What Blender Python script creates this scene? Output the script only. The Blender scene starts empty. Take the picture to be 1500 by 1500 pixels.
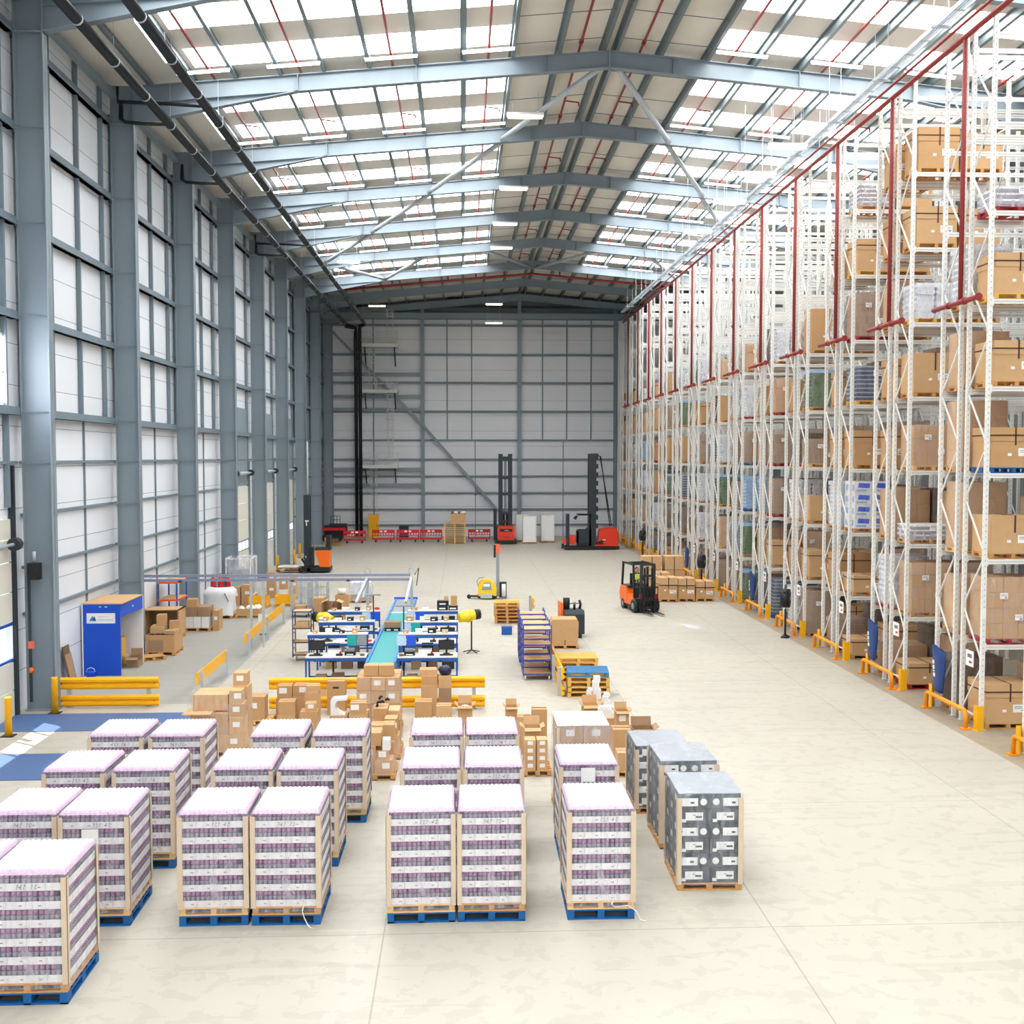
import bpy, math, random
from mathutils import Vector, Matrix, Euler
random.seed(7)
S = bpy.context.scene
COL = S.collection
PI = math.pi

# ------------------------------------------------------------------ helpers
def lin(h):
    h = h.lstrip('#')
    o = []
    for i in (0, 2, 4):
        c = int(h[i:i+2], 16) / 255
        o.append(c / 12.92 if c <= .04045 else ((c + .055) / 1.055) ** 2.4)
    return (*o, 1)

MATS = {}
def mat(name, hexc, rough=.6, metal=0., var=.08, scale=6., spec=.4, bump=0., bscale=40.):
    if name in MATS: return MATS[name]
    m = bpy.data.materials.new(name); m.use_nodes = True
    nt = m.node_tree; b = nt.nodes['Principled BSDF']
    b.inputs['Roughness'].default_value = rough
    b.inputs['Metallic'].default_value = metal
    b.inputs['Specular IOR Level'].default_value = spec
    tc = nt.nodes.new('ShaderNodeTexCoord')
    nz = nt.nodes.new('ShaderNodeTexNoise'); nz.inputs['Scale'].default_value = scale
    nz.inputs['Detail'].default_value = 3
    nt.links.new(tc.outputs['Object'], nz.inputs['Vector'])
    mx = nt.nodes.new('ShaderNodeMix'); mx.data_type = 'RGBA'
    c = lin(hexc)
    mx.inputs[6].default_value = (*[max(0, v * (1 - var)) for v in c[:3]], 1)
    mx.inputs[7].default_value = (*[min(1, v * (1 + var)) for v in c[:3]], 1)
    nt.links.new(nz.outputs['Fac'], mx.inputs[0])
    nt.links.new(mx.outputs[2], b.inputs['Base Color'])
    if bump:
        n2 = nt.nodes.new('ShaderNodeTexNoise'); n2.inputs['Scale'].default_value = bscale
        nt.links.new(tc.outputs['Object'], n2.inputs['Vector'])
        bp = nt.nodes.new('ShaderNodeBump'); bp.inputs['Strength'].default_value = bump
        nt.links.new(n2.outputs['Fac'], bp.inputs['Height'])
        nt.links.new(bp.outputs['Normal'], b.inputs['Normal'])
    MATS[name] = m
    return m

def emat(name, hexc, st):
    if name in MATS: return MATS[name]
    m = bpy.data.materials.new(name); m.use_nodes = True
    nt = m.node_tree; nt.nodes.clear()
    o = nt.nodes.new('ShaderNodeOutputMaterial'); e = nt.nodes.new('ShaderNodeEmission')
    e.inputs['Color'].default_value = lin(hexc); e.inputs['Strength'].default_value = st
    nt.links.new(e.outputs[0], o.inputs[0]); MATS[name] = m
    return m

def film(name, hexc, lo, hi, scale=9., rough=.25):
    """thin clear plastic wrap: mostly see-through, with milky creases"""
    if name in MATS: return MATS[name]
    m = bpy.data.materials.new(name); m.use_nodes = True
    nt = m.node_tree; nt.nodes.clear()
    o = nt.nodes.new('ShaderNodeOutputMaterial')
    t = nt.nodes.new('ShaderNodeBsdfTransparent')
    p = nt.nodes.new('ShaderNodeBsdfPrincipled')
    p.inputs['Base Color'].default_value = lin(hexc); p.inputs['Roughness'].default_value = rough
    tc = nt.nodes.new('ShaderNodeTexCoord'); mp = nt.nodes.new('ShaderNodeMapping')
    mp.inputs['Scale'].default_value = (1, 1, .35)
    nz = nt.nodes.new('ShaderNodeTexNoise'); nz.inputs['Scale'].default_value = scale
    nz.inputs['Detail'].default_value = 4; nz.inputs['Distortion'].default_value = 1.2
    mr = nt.nodes.new('ShaderNodeMapRange')
    mr.inputs[1].default_value = .35; mr.inputs[2].default_value = .7
    mr.inputs[3].default_value = lo; mr.inputs[4].default_value = hi
    x = nt.nodes.new('ShaderNodeMixShader')
    L = nt.links
    L.new(tc.outputs['Object'], mp.inputs[0]); L.new(mp.outputs[0], nz.inputs['Vector'])
    L.new(nz.outputs['Fac'], mr.inputs[0]); L.new(mr.outputs[0], x.inputs[0])
    L.new(t.outputs[0], x.inputs[1]); L.new(p.outputs[0], x.inputs[2]); L.new(x.outputs[0], o.inputs[0])
    MATS[name] = m
    return m

class MB:
    def __init__(s): s.v = []; s.f = []; s.mi = []; s.sm = []; s.m = []
    def mid(s, m):
        if m not in s.m: s.m.append(m)
        return s.m.index(m)
    def add(s, vs, fs, m, smooth=False):
        o = len(s.v); k = s.mid(m); s.v += [tuple(p) for p in vs]
        for f in fs:
            s.f.append(tuple(i + o for i in f)); s.mi.append(k); s.sm.append(smooth)
        return s
    def bx(s, x0, x1, y0, y1, z0, z1, m, rz=0, piv=None):
        vs = [(x, y, z) for z in (z0, z1) for (x, y) in ((x0, y0), (x1, y0), (x1, y1), (x0, y1))]
        if rz:
            cx, cy = piv or ((x0 + x1) / 2, (y0 + y1) / 2); c, n = math.cos(rz), math.sin(rz)
            vs = [(cx + (x - cx) * c - (y - cy) * n, cy + (x - cx) * n + (y - cy) * c, z) for x, y, z in vs]
        return s.add(vs, [(3, 2, 1, 0), (4, 5, 6, 7), (0, 1, 5, 4), (1, 2, 6, 5), (2, 3, 7, 6), (3, 0, 4, 7)], m)
    def bar(s, p0, p1, w, h, m, up=(0, 0, 1)):
        p0, p1 = Vector(p0), Vector(p1); d = (p1 - p0).normalized(); u = Vector(up)
        if abs(d.dot(u)) > .98: u = Vector((0, 1, 0))
        a = d.cross(u).normalized() * w / 2; b = a.cross(d).normalized() * h / 2
        vs = [p + i * a + j * b for p in (p0, p1) for i, j in ((-1, -1), (1, -1), (1, 1), (-1, 1))]
        return s.add(vs, [(0, 1, 2, 3), (7, 6, 5, 4), (0, 4, 5, 1), (1, 5, 6, 2), (2, 6, 7, 3), (3, 7, 4, 0)], m)
    def tube(s, pts, r, m, n=8, cap=True, r2=None):
        pts = [Vector(p) for p in pts]; N = len(pts); vs = []; ring = None
        for i, p in enumerate(pts):
            d = (pts[min(i + 1, N - 1)] - pts[max(i - 1, 0)]).normalized()
            if ring is None:
                u = Vector((0, 0, 1)) if abs(d.z) < .9 else Vector((1, 0, 0))
                a = d.cross(u).normalized()
            else:
                a = (ring - d * ring.dot(d)).normalized()
            ring = a; b = d.cross(a)
            k = 1.
            if 0 < i < N - 1:
                e = (pts[i] - pts[i-1]).normalized(); k = 1 / max(.5, d.dot(e))
            rr = r if r2 is None else r + (r2 - r) * i / (N - 1)
            vs += [p + (a * math.cos(2*PI*j/n) + b * math.sin(2*PI*j/n)) * rr * (k if k < 1.5 else 1.2) for j in range(n)]
        fs = [(i*n + j, i*n + (j+1) % n, (i+1)*n + (j+1) % n, (i+1)*n + j) for i in range(N-1) for j in range(n)]
        s.add(vs, fs, m, True)
        if cap:
            o = len(s.v) - N*n; k = s.mid(m)
            s.f.append(tuple(o + j for j in reversed(range(n)))); s.mi.append(k); s.sm.append(False)
            s.f.append(tuple(o + (N-1)*n + j for j in range(n))); s.mi.append(k); s.sm.append(False)
        return s
    def prism(s, poly, ax, a0, a1, m):
        """poly of 2D points extruded along axis ax ('x','y','z')"""
        def P(u, v, w): return {'x': (w, u, v), 'y': (u, w, v), 'z': (u, v, w)}[ax]
        n = len(poly)
        vs = [P(u, v, a0) for u, v in poly] + [P(u, v, a1) for u, v in poly]
        fs = [tuple(range(n)), tuple(reversed(range(n, 2*n)))] + [(i, n+i, n+(i+1) % n, (i+1) % n) for i in range(n)]
        return s.add(vs, fs, m)
    def lathe(s, prof, m, n=12, c=(0, 0), axis='z'):
        vs = []
        for r, z in prof:
            for j in range(n):
                a = 2*PI*j/n; x, y = r*math.cos(a), r*math.sin(a)
                vs.append((c[0]+x, c[1]+y, z))
        N = len(prof)
        fs = [(i*n + j, i*n + (j+1) % n, (i+1)*n + (j+1) % n, (i+1)*n + j) for i in range(N-1) for j in range(n)]
        s.add(vs, fs, m, True)
        o = len(s.v) - N*n; k = s.mid(m)
        s.f.append(tuple(o + j for j in reversed(range(n)))); s.mi.append(k); s.sm.append(False)
        s.f.append(tuple(o + (N-1)*n + j for j in range(n))); s.mi.append(k); s.sm.append(False)
        return s
    def quad(s, a, b, c, d, m): return s.add([a, b, c, d], [(0, 1, 2, 3)], m)
    def mesh(s, name='shape'):
        me = bpy.data.meshes.new(name); me.from_pydata(s.v, [], s.f)
        for m in s.m: me.materials.append(m)
        me.polygons.foreach_set('material_index', s.mi)
        me.polygons.foreach_set('use_smooth', s.sm)
        me.validate(); me.update()
        import bmesh
        bm = bmesh.new(); bm.from_mesh(me); bmesh.ops.recalc_face_normals(bm, faces=bm.faces); bm.to_mesh(me); bm.free()
        return me

def ob(name, me, parent=None, loc=(0, 0, 0), rz=0, label=None):
    if isinstance(me, MB): me = me.mesh(name)
    o = bpy.data.objects.new(name, me); COL.objects.link(o)
    o.location = loc; o.rotation_euler = (0, 0, rz)
    if parent: o.parent = parent
    if label: o['label'] = label
    return o
def tag(o, label, cat, group=None, kind=None):
    o['label'] = label; o['category'] = cat
    if group: o['group'] = group
    if kind: o['kind'] = kind
    return o
def thing(name, label, cat, loc=(0, 0, 0), rz=0, group=None):
    o = bpy.data.objects.new(name, None); COL.objects.link(o)
    o.empty_display_size = .2
    o.location = loc; o.rotation_euler = (0, 0, rz)
    return tag(o, label, cat, group)
def struct(name, me, parent=None, label=None):
    o = ob(name, me, parent)
    if parent is None: o['kind'] = 'structure'
    if label: o['label'] = label
    return o
def dup(root, loc, rz, label, group=None):
    r = root.copy(); COL.objects.link(r); r.location = loc; r.rotation_euler = (0, 0, rz); r['label'] = label
    if group: r['group'] = group
    for ch in list(root.children):
        c = ch.copy(); COL.objects.link(c); c.parent = r
        for g in ch.children:
            d = g.copy(); COL.objects.link(d); d.parent = c
    return r
ORD = ['first', 'second', 'third', 'fourth', 'fifth', 'sixth', 'seventh', 'eighth', 'ninth', 'tenth', 'eleventh', 'twelfth', 'thirteenth', 'fourteenth']

# ------------------------------------------------------------------ materials
STEEL = mat('blue_grey_steel_paint', '#84919a', .45, 0, .05, 1.5)
STEELD = mat('rail_steel_paint', '#74838d', .5, 0, .06, 2)
PANEL = mat('white_wall_panel', '#dfe3e9', .55, 0, .03, .6)
PANELG = mat('gable_shade_and_seam_grey', '#71787e', .6, 0, .04, .5)  # shade under the far gable is put into this grey; panel seams share it
ROOFP = mat('white_roof_sheet', '#ded9cf', .6, 0, .05, .8)
PURL = mat('galvanised_purlin', '#6f7d80', .4, .2, .15, 3)
ROOFL = emat('daylit_rooflight', '#f8f9f9', 12.5)
RED = mat('red_sprinkler_paint', '#8f2f2c', .5, 0, .1, 4)
BLACKP = mat('black_drain_pipe', '#141b21', .4, 0, .1, 4)
GALV = mat('galvanised_steel', '#b4bcc2', .45, .1, .1, 6)
YEL = mat('safety_yellow_paint', '#f2b10c', .45, 0, .05, 5)
ORG = mat('safety_orange_paint', '#ee9410', .45, 0, .05, 5)
BLACK = mat('black_plastic', '#1b1d20', .5, 0, .1, 5)
DGREY = mat('dark_grey_metal', '#2c343b', .45, .1, .1, 5)
RACKW = mat('white_rack_paint', '#e2e2de', .45, 0, .04, 3)
SLOT = mat('dark_slot', '#b2b3b1', .7)
WOOD = mat('pallet_pine', '#c9965a', .8, 0, .22, 14)
WOODL = mat('pale_pine', '#e0b77c', .8, 0, .15, 14)
WOODY = mat('yellow_pine', '#dcae5a', .8, 0, .15, 14)
PBLUE = mat('pallet_blue_paint', '#135f9f', .6, 0, .15, 10)
PRED = mat('pallet_red_paint', '#a8242c', .6, 0, .15, 10)
CARD = mat('brown_cardboard', '#bf976a', .8, 0, .07, 5)
CARD2 = mat('tan_cardboard', '#c9a377', .8, 0, .07, 5)
CARD3 = mat('dull_cardboard', '#9f8163', .8, 0, .12, 5)
CARDD = mat('dark_cardboard', '#6f5943', .85, 0, .15, 5)
CBOARD = mat('tan_corner_board', '#d6c2a8', .8, 0, .06, 6)
TAPE = mat('brown_parcel_tape', '#a8763f', .3, 0, .05, 5)
STRAP = mat('dark_strapping', '#4a3428', .5)
PAPER = mat('white_paper', '#eeeeec', .7, 0, .02)
INK = mat('printed_ink', '#75777c', .8)
WHITE = mat('white_plastic', '#e6e6e6', .4, 0, .03)
BLUE = mat('bench_blue_paint', '#1a55a5', .45, 0, .06)
BLUEB = mat('bright_blue_plastic', '#1b55d8', .5, 0, .05)
BOOTH = mat('booth_blue_panel', '#1450c8', .5, 0, .04)
TEAL = mat('teal_plastic', '#1aa6a0', .5, 0, .05)
BELT = mat('teal_belt', '#3d9a9c', .6, 0, .06)
TRUCKO = mat('orange_truck_paint', '#f06c14', .35, 0, .03)
TRUCKR = mat('red_truck_paint', '#d93a1e', .35, 0, .03)
REDP = mat('red_barrier_plastic', '#cc2229', .5, 0, .06)
BAG = mat('blue_bag_plastic', '#1d3f78', .4, 0, .15, 8)
FILM = film('clear_stretch_wrap', '#e8e8f0', .02, .26)
FILMM = film('milky_stretch_wrap', '#eeeef4', .12, .42, 5)
FILMH = film('hazy_stretch_wrap', '#f0edf6', .08, .36, 5)
CAP = mat('pink_bottle_cap', '#b872aa', .4, 0, .35, 25)
BOT = mat('purple_bottle', '#5a4664', .25, 0, .4, 14)
BOTL = mat('grey_bottle_base', '#8d8797', .25, 0, .3, 12)
TRAY = mat('white_card_tray', '#e4e2e2', .6, 0, .03)
TOPF = mat('white_wrapped_top', '#c4bfc5', .35, 0, .13, 9)
GCART = mat('charcoal_carton', '#484d52', .6, 0, .12, 9)
GFILM = film('grey_stretch_wrap', '#d5dae2', .04, .34, 8)
MESHG = mat('green_net_sack', '#4e6b3c', .8, 0, .25, 14)
BLUEW = mat('light_blue_wrap', '#8fb4d8', .4, 0, .2, 6)
DBLUE = mat('dark_blue_tray', '#27456e', .5, 0, .2, 8)
MAGW = mat('white_printed_wrap', '#d5d8de', .4, 0, .12, 14)
GRN = mat('hi_vis_green', '#c9dd4e', .7)
SKIN = mat('skin', '#c68f72', .6)
CLOTH = mat('dark_cloth', '#20242e', .85)
GLASSD = mat('dark_screen', '#14171c', .15)
GREYP = mat('grey_plastic', '#8b9096', .5)
LAMPW = emat('batten_light', '#f6fbff', 6)
LAMPY = emat('warm_high_bay_light', '#fff1d6', 10)
DOORP = mat('cream_door_panel', '#dedcd0', .5, 0, .03)
# ------------------------------------------------------------------ the building
FY = [30.116 + 8.024 * (i - 1) for i in range(-4, 10)]        # portal frames, from behind the camera to the far gable
YB, YE = -10.0, 94.7                                           # near end left open to let sky in as fill light; far wall
XL, XR, XA = -12.0, 22.2, 5.06
SL = .09
def rz_(x): return 20.74 - SL * abs(x - XA)                    # top of the rafters
def sheet(x): return rz_(x) + .30                              # underside of the roof sheet

def floor_mat():
    m = bpy.data.materials.new('concrete_floor'); m.use_nodes = True
    nt = m.node_tree; L = nt.links; b = nt.nodes['Principled BSDF']
    b.inputs['Roughness'].default_value = .5; b.inputs['Specular IOR Level'].default_value = .3
    tc = nt.nodes.new('ShaderNodeTexCoord'); sx = nt.nodes.new('ShaderNodeSeparateXYZ')
    L.new(tc.outputs['Object'], sx.inputs[0])
    def M(op, a, c=None, d=None):
        n = nt.nodes.new('ShaderNodeMath'); n.operation = op
        for i, q in enumerate((a, c, d)):
            if q is None: continue
            if isinstance(q, (int, float)): n.inputs[i].default_value = q
            else: L.new(q, n.inputs[i])
        return n.outputs[0]
    def noise(sc, det, dist=0.):
        n = nt.nodes.new('ShaderNodeTexNoise'); n.inputs['Scale'].default_value = sc
        n.inputs['Detail'].default_value = det; n.inputs['Distortion'].default_value = dist
        L.new(tc.outputs['Object'], n.inputs['Vector']); return n.outputs['Fac']
    def mixc(f, a, c):
        n = nt.nodes.new('ShaderNodeMix'); n.data_type = 'RGBA'
        L.new(f, n.inputs[0])
        for i, q in ((6, a), (7, c)):
            if isinstance(q, tuple): n.inputs[i].default_value = q
            else: L.new(q, n.inputs[i])
        return n.outputs[2]
    X, Y = sx.outputs[0], sx.outputs[1]
    big = noise(.35, 4, .6); fine = noise(3.2, 6, .4)
    main = mixc(big, lin('#a9a498'), lin('#bdb8ab'))
    main = mixc(M('MULTIPLY', M('GREATER_THAN', fine, .56), M('MULTIPLY', fine, .35)), main, lin('#968f83'))
    grey = mixc(big, lin('#93928b'), lin('#aeada4'))
    grey = mixc(M('MULTIPLY', fine, .35), grey, lin('#7d7c76'))
    tan = mixc(fine, lin('#a79a86'), lin('#8c8170'))
    zl = M('MULTIPLY', M('LESS_THAN', X, -7.3), M('MULTIPLY', M('GREATER_THAN', Y, 30.6), M('LESS_THAN', Y, 58.)))
    zr = M('GREATER_THAN', X, 12.35)
    c = mixc(zl, main, grey); c = mixc(zr, c, tan)
    def joint(co, off, per, w):
        f = M('FRACT', M('DIVIDE', M('SUBTRACT', co, off), per))
        d = M('MULTIPLY', M('MINIMUM', f, M('SUBTRACT', 1., f)), per)
        return M('LESS_THAN', d, w)
    j = M('MAXIMUM', joint(X, -1.15, 5.67, .011), joint(Y, 15.55, 5.67, .011))
    c = mixc(M('MULTIPLY', j, .55), c, lin('#7d766a'))
    # scuff trails left by the trucks, along the main lane
    wv = nt.nodes.new('ShaderNodeTexNoise'); wv.inputs['Scale'].default_value = .9; wv.inputs['Detail'].default_value = 5
    mp = nt.nodes.new('ShaderNodeMapping'); mp.inputs['Scale'].default_value = (.25, 2.2, 1)
    L.new(tc.outputs['Object'], mp.inputs[0]); L.new(mp.outputs[0], wv.inputs['Vector'])
    c = mixc(M('MULTIPLY', M('GREATER_THAN', wv.outputs['Fac'], .6), .16), c, lin('#8d8474'))
    L.new(c, b.inputs['Base Color'])
    rr = nt.nodes.new('ShaderNodeMapRange'); rr.inputs[3].default_value = .38; rr.inputs[4].default_value = .62
    L.new(big, rr.inputs[0]); L.new(rr.outputs[0], b.inputs['Roughness'])
    return m
b = MB(); b.bx(XL - .3, XR + .3, YB, YE + .3, -.2, 0, floor_mat()); struct('floor', b)
for nm, x0, x1, y0, y1, lb in (('floor_mat', -11.9, -7.2, 27.65, 29.55, 'blue floor mat in front of the near dock door, below the yellow barrier'),
                           ('floor_mat', -11.9, -7.6, 23.45, 25.55, 'blue floor mat nearest the camera, beside the bottle pallets')):
    b = MB(); b.bx(x0, x1, y0, y1, 0, .012, mat('blue_floor_mat', '#46628f', .5, 0, .12, 2)); tag(ob(nm, b), lb, 'floor mat', 'blue floor mats')

# left wall: insulated panels between a high window and dock doors
def panel_mat():
    m = mat('panel_sheet', '#dddee2', .5, 0, .03, .5)
    return m
DOORS = [(24.6, 29.45), (56.9, 61.6), (64.9, 69.6), (72.9, 77.6)]
DH = 5.25
b = MB()
ys = YB
cuts = []
for d0, d1 in DOORS: cuts.append((d0, d1, 0, DH))
cuts.append((23.0, 29.35, 8.25, 10.05))
edges = sorted(set([YB, YE] + [c[0] for c in cuts] + [c[1] for c in cuts]))
for y0, y1 in zip(edges[:-1], edges[1:]):
    mid = (y0 + y1) / 2
    ban = sorted((c[2], c[3]) for c in cuts if c[0] < mid < c[1])
    z = 0
    for a, c in ban + [(20.0, 20.0)]:
        if a > z:
            b.bx(XL - .12, XL, y0, y1, z, a, PANEL)
        z = c
# thin seams between the stacked panels
for z in [1.1 * k for k in range(1, 18)]:
    for y0, y1 in zip(edges[:-1], edges[1:]):
        if not any(c[0] < (y0+y1)/2 < c[1] and c[2] < z < c[3] for c in cuts):
            b.bx(XL, XL + .002, y0, y1, z - .008, z + .008, PANELG)
struct('wall_left', b)
b = MB(); b.bx(XL - .08, XL - .03, 23.0, 29.35, 8.25, 10.05, emat('daylit_window', '#f2f7ff', 15)); w = struct('window_1', b)
b = MB(); b.bx(XL - .03, XL + .06, 23.0, 29.35, 8.2, 8.3, WHITE); b.bx(XL - .03, XL + .06, 23, 29.35, 10, 10.1, WHITE)
b.bx(XL - .03, XL + .05, 23, 29.35, 9.05, 9.12, WHITE)
for y in (24.5, 26.1, 27.7, 29.3): b.bx(XL - .03, XL + .05, y - .04, y + .04, 8.3, 10.0, WHITE)
ob('window_frame', b, w)
b = MB(); b.bx(XR, XR + .12, YB, YE, 0, 20, mat('dimmed_side_panel', '#7b8186', .6, 0, .05, .5)); struct('wall_right', b)  # panel colour darkened to stand for the dim depth beyond the racking
b = MB()
prof = [(XL - .12, 0), (XR + .12, 0), (XR + .12, rz_(XR) + .5), (XA, 21.3), (XL - .12, rz_(XL) + .5)]
b.bx(XL - .1, XR + .1, YE, YE + .12, 0, 18.6, mat('far_wall_panel', '#e0e2e8', .55, 0, .03, .6))
gb = [(XL - .1, 18.6), (XR + .1, 18.6), (XR + .1, sheet(XR)), (XA, sheet(XA)), (XL - .1, sheet(XL))]
b.prism(gb, 'y', YE, YE + .12, PANELG)
for k in range(1, 15):
    b.bx(XL, XR, YE - .002, YE, 1.3 * k - .008, 1.3 * k + .008, PANELG)
struct('wall_back', b)

# roof: opaque sheet either side of the ridge, with two rooflight strips in every bay
LIT = (3.4, 13.9)                                               # distance from the ridge
b = MB(); rl = []
def roofq(x0, x1, y0, y1, m, bm_):
    bm_.add([(x, y, sheet(x) + dz) for dz in (0, .08) for x, y in ((x0, y0), (x1, y0), (x1, y1), (x0, y1))],
            [(3, 2, 1, 0), (4, 5, 6, 7), (0, 1, 5, 4), (1, 2, 6, 5), (2, 3, 7, 6), (3, 0, 4, 7)], m)
strips = []
for i, y in enumerate(FY[:-1]):
    if FY[0] <= y < 78:
        strips += [(y + 2.5, y + 4.15), (y + 5.75, y + 7.4)]
for sg in (-1, 1):
    far = XL - .12 if sg < 0 else XR + .12
    xa, xb, xc = XA, XA + sg * LIT[0], XA + sg * LIT[1]
    roofq(xa, xb, YB, YE, ROOFP, b); roofq(xc, far, YB, YE, ROOFP, b)
    yy = YB
    for s0, s1 in strips + [(YE, YE)]:
        if s0 > yy: roofq(xb, xc, yy, s0, ROOFP, b)
        yy = s1
    for s0, s1 in strips:
        q = MB(); roofq(xb, xc, s0, s1, ROOFL, q); rl.append(q)
struct('ceiling', b)
for i, q in enumerate(rl): struct('window_%d' % (i + 2), q)

# portal frames: columns with flanges, tapered haunches, pitched rafters
def colmesh(x_in, x_out):
    b = MB(); s = 1 if x_in > x_out else -1
    h = 19.35
    b.bx(min(x_in, x_in - s*.03), max(x_in, x_in - s*.03), -.16, .16, 0, h, STEEL)
    b.bx(min(x_out, x_out + s*.03), max(x_out, x_out + s*.03), -.16, .16, 0, h, STEEL)
    b.bx(min(x_in, x_out), max(x_in, x_out), -.012, .012, 0, h, STEEL)
    b.bx(min(x_in, x_out), max(x_in, x_out), -.15, .15, 18.05, 18.09, STEEL)
    b.bx(min(x_in, x_out) - .04, max(x_in, x_out) + .04, -.2, .2, 0, .03, STEEL)
    return b.mesh('column')
cl = colmesh(-11.02, -11.80)
for i, y in enumerate(FY):
    struct('steel_column', cl).location = (0, y, 0)
def raftmesh():
    b = MB(); D = .55
    for s in (-1, 1):
        xe = -11.8 if s < 0 else 21.95
        # web and flanges, following the pitch; the haunch deepens towards the eaves
        xh = XA + s * 10.6; xk = xe - s * .78
        za, zh, zk = 20.74, rz_(xh), rz_(xk)
        web = [(XA, za), (XA, za - D), (xh, zh - D), (xk, 18.09), (xk, zk), (xh, zh)]
        b.prism(web, 'y', -.012, .012, STEEL)
        for (x0, z0, x1, z1) in ((XA, za, xk, zk), (XA, za - D, xh, zh - D), (xh, zh - D, xk, 18.09), (xh, zh - D, xk, zk - D)):
            b.prism([(x0, z0), (x1, z1), (x1, z1 + .03), (x0, z0 + .03)], 'y', -.14, .14, STEEL)
        for dx in (2.2, 6.6, 10.6):
            x = XA + s * dx; b.bx(x - .012, x + .012, -.14, .14, rz_(x) - D, rz_(x), STEEL)
    b.bx(XA - .03, XA + .03, -.15, .15, 20.74 - D - .12, 20.76, STEEL)
    return b.mesh('rafter')
rm = raftmesh()
for i, y in enumerate(FY): struct('portal_beam', rm).location = (0, y, 0)
# purlins
for k, dx in enumerate((.22, 1.75, 3.35, 5.0, 6.6, 8.2, 9.75, 11.2, 12.7, 14.1, 15.6)):
    for s in (-1, 1):
        x = XA + s * dx
        b = MB(); z = sheet(x) - .005
        b.bx(x - .02, x + .02, YB, YE, z - .27, z, PURL)
        b.bx(x - .02, x + .10, YB, YE, z - .28, z - .26, PURL); b.bx(x - .10, x + .02, YB, YE, z - .02, z, PURL)
        struct('roof_beam', b)
# thin tie rods between the purlins, per bay
tb = MB()
for i, y in enumerate(FY[:-1]):
    for yo in (2.0, 4.6, 6.9):
        for s in (-1, 1):
            b = tb
            b.bar((XA + s*.25, y + yo, sheet(XA) - .22), (XA + s*3.3, y + yo, sheet(XA + s*3.3) - .2), .02, .02, PURL)
struct('trim_1', tb)
# diagonal tube braces in the roof plane
def rbot(x): return rz_(x) - .45
for (x0, i0, x1, i1, lb) in ((4.75, 2, 1.66, 3, 0), (1.66, 3, -1.6, 4, 0), (-1.6, 4, -5.0, 5, 0), (-5.0, 5, -8.6, 6, 0),
                         (5.4, 2, 8.6, 3, 0), (8.6, 3, 11.8, 4, 0), (11.8, 4, 15.0, 5, 0), (4.8, 7, 1.5, 6, 0), (5.3, 7, 8.6, 6, 0),
                         (-5.4, 7, -2.2, 6, 0), (-5.4, 7, -8.6, 6, 0), (15.4, 7, 12.0, 6, 0)):
    b = MB(); y0 = 30.116 + 8.024*(i0-1); y1 = 30.116 + 8.024*(i1-1)
    b.tube([(x0, y0 + (.2 if y1 > y0 else -.2), rbot(x0)), (x1, y1 - (.2 if y1 > y0 else -.2), rbot(x1))], .11, GALV, 10)
    struct('brace_beam', b)

# left wall framing, one set per bay
RZ = [2.6, 3.87, 5.3, 6.73, 8.1, 10.64, 13.13, 15.62, 18.14]
for i, y in enumerate(FY[:-1]):
    if y < 20: continue
    y0, y1 = y + .17, y + 7.85
    t = bpy.data.objects.new('wall_framing', None); COL.objects.link(t); t['kind'] = 'structure'; t.location = (XL, y, 0)
    dr = [d for d in DOORS if y0 < (d[0] + d[1])/2 < y1]
    for k, z in enumerate(RZ):
        big = z >= 8
        if dr and z < DH + .3: continue
        if i == 5 and False: pass
        hw = .11 if big else .04
        b = MB(); b.bx(.0 if not big else .02, .10 if not big else .2, .17, 7.85, z - hw, z + hw, STEELD)
        if big: b.bx(.02, .26, .17, 7.85, z - hw, z - hw + .02, STEELD)
        ob('rail', b, t)
        b = MB(); b.bar((.1, 7.85, z), (.98, 8.02, z - .02), .03, .03, STEELD); ob('tie_rod', b, t)
    for yo, zz in ((.3, (18.5, 8.1)), (2.55, (19.4, 8.1)), (4.9, (19.4, 8.1)), (7.2, (19.4, 8.1))) if not dr else ((2.6, (19.4, DH + .3)), (7.2, (19.4, DH + .3))):
        b = MB(); b.bx(.02, .14, yo - .05, yo + .05, zz[1], zz[0], STEELD); ob('post', b, t)
    if not dr:
        for yo in (2.7, 5.2):
            b = MB(); b.bx(.0, .06, yo - .025, yo + .025, .0, 8.1, STEELD); ob('post', b, t)
    b = MB(); b.bx(.25, .45, .17, 7.85, 18.85, 19.05, STEEL); ob('eaves_tie', b, t)

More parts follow.
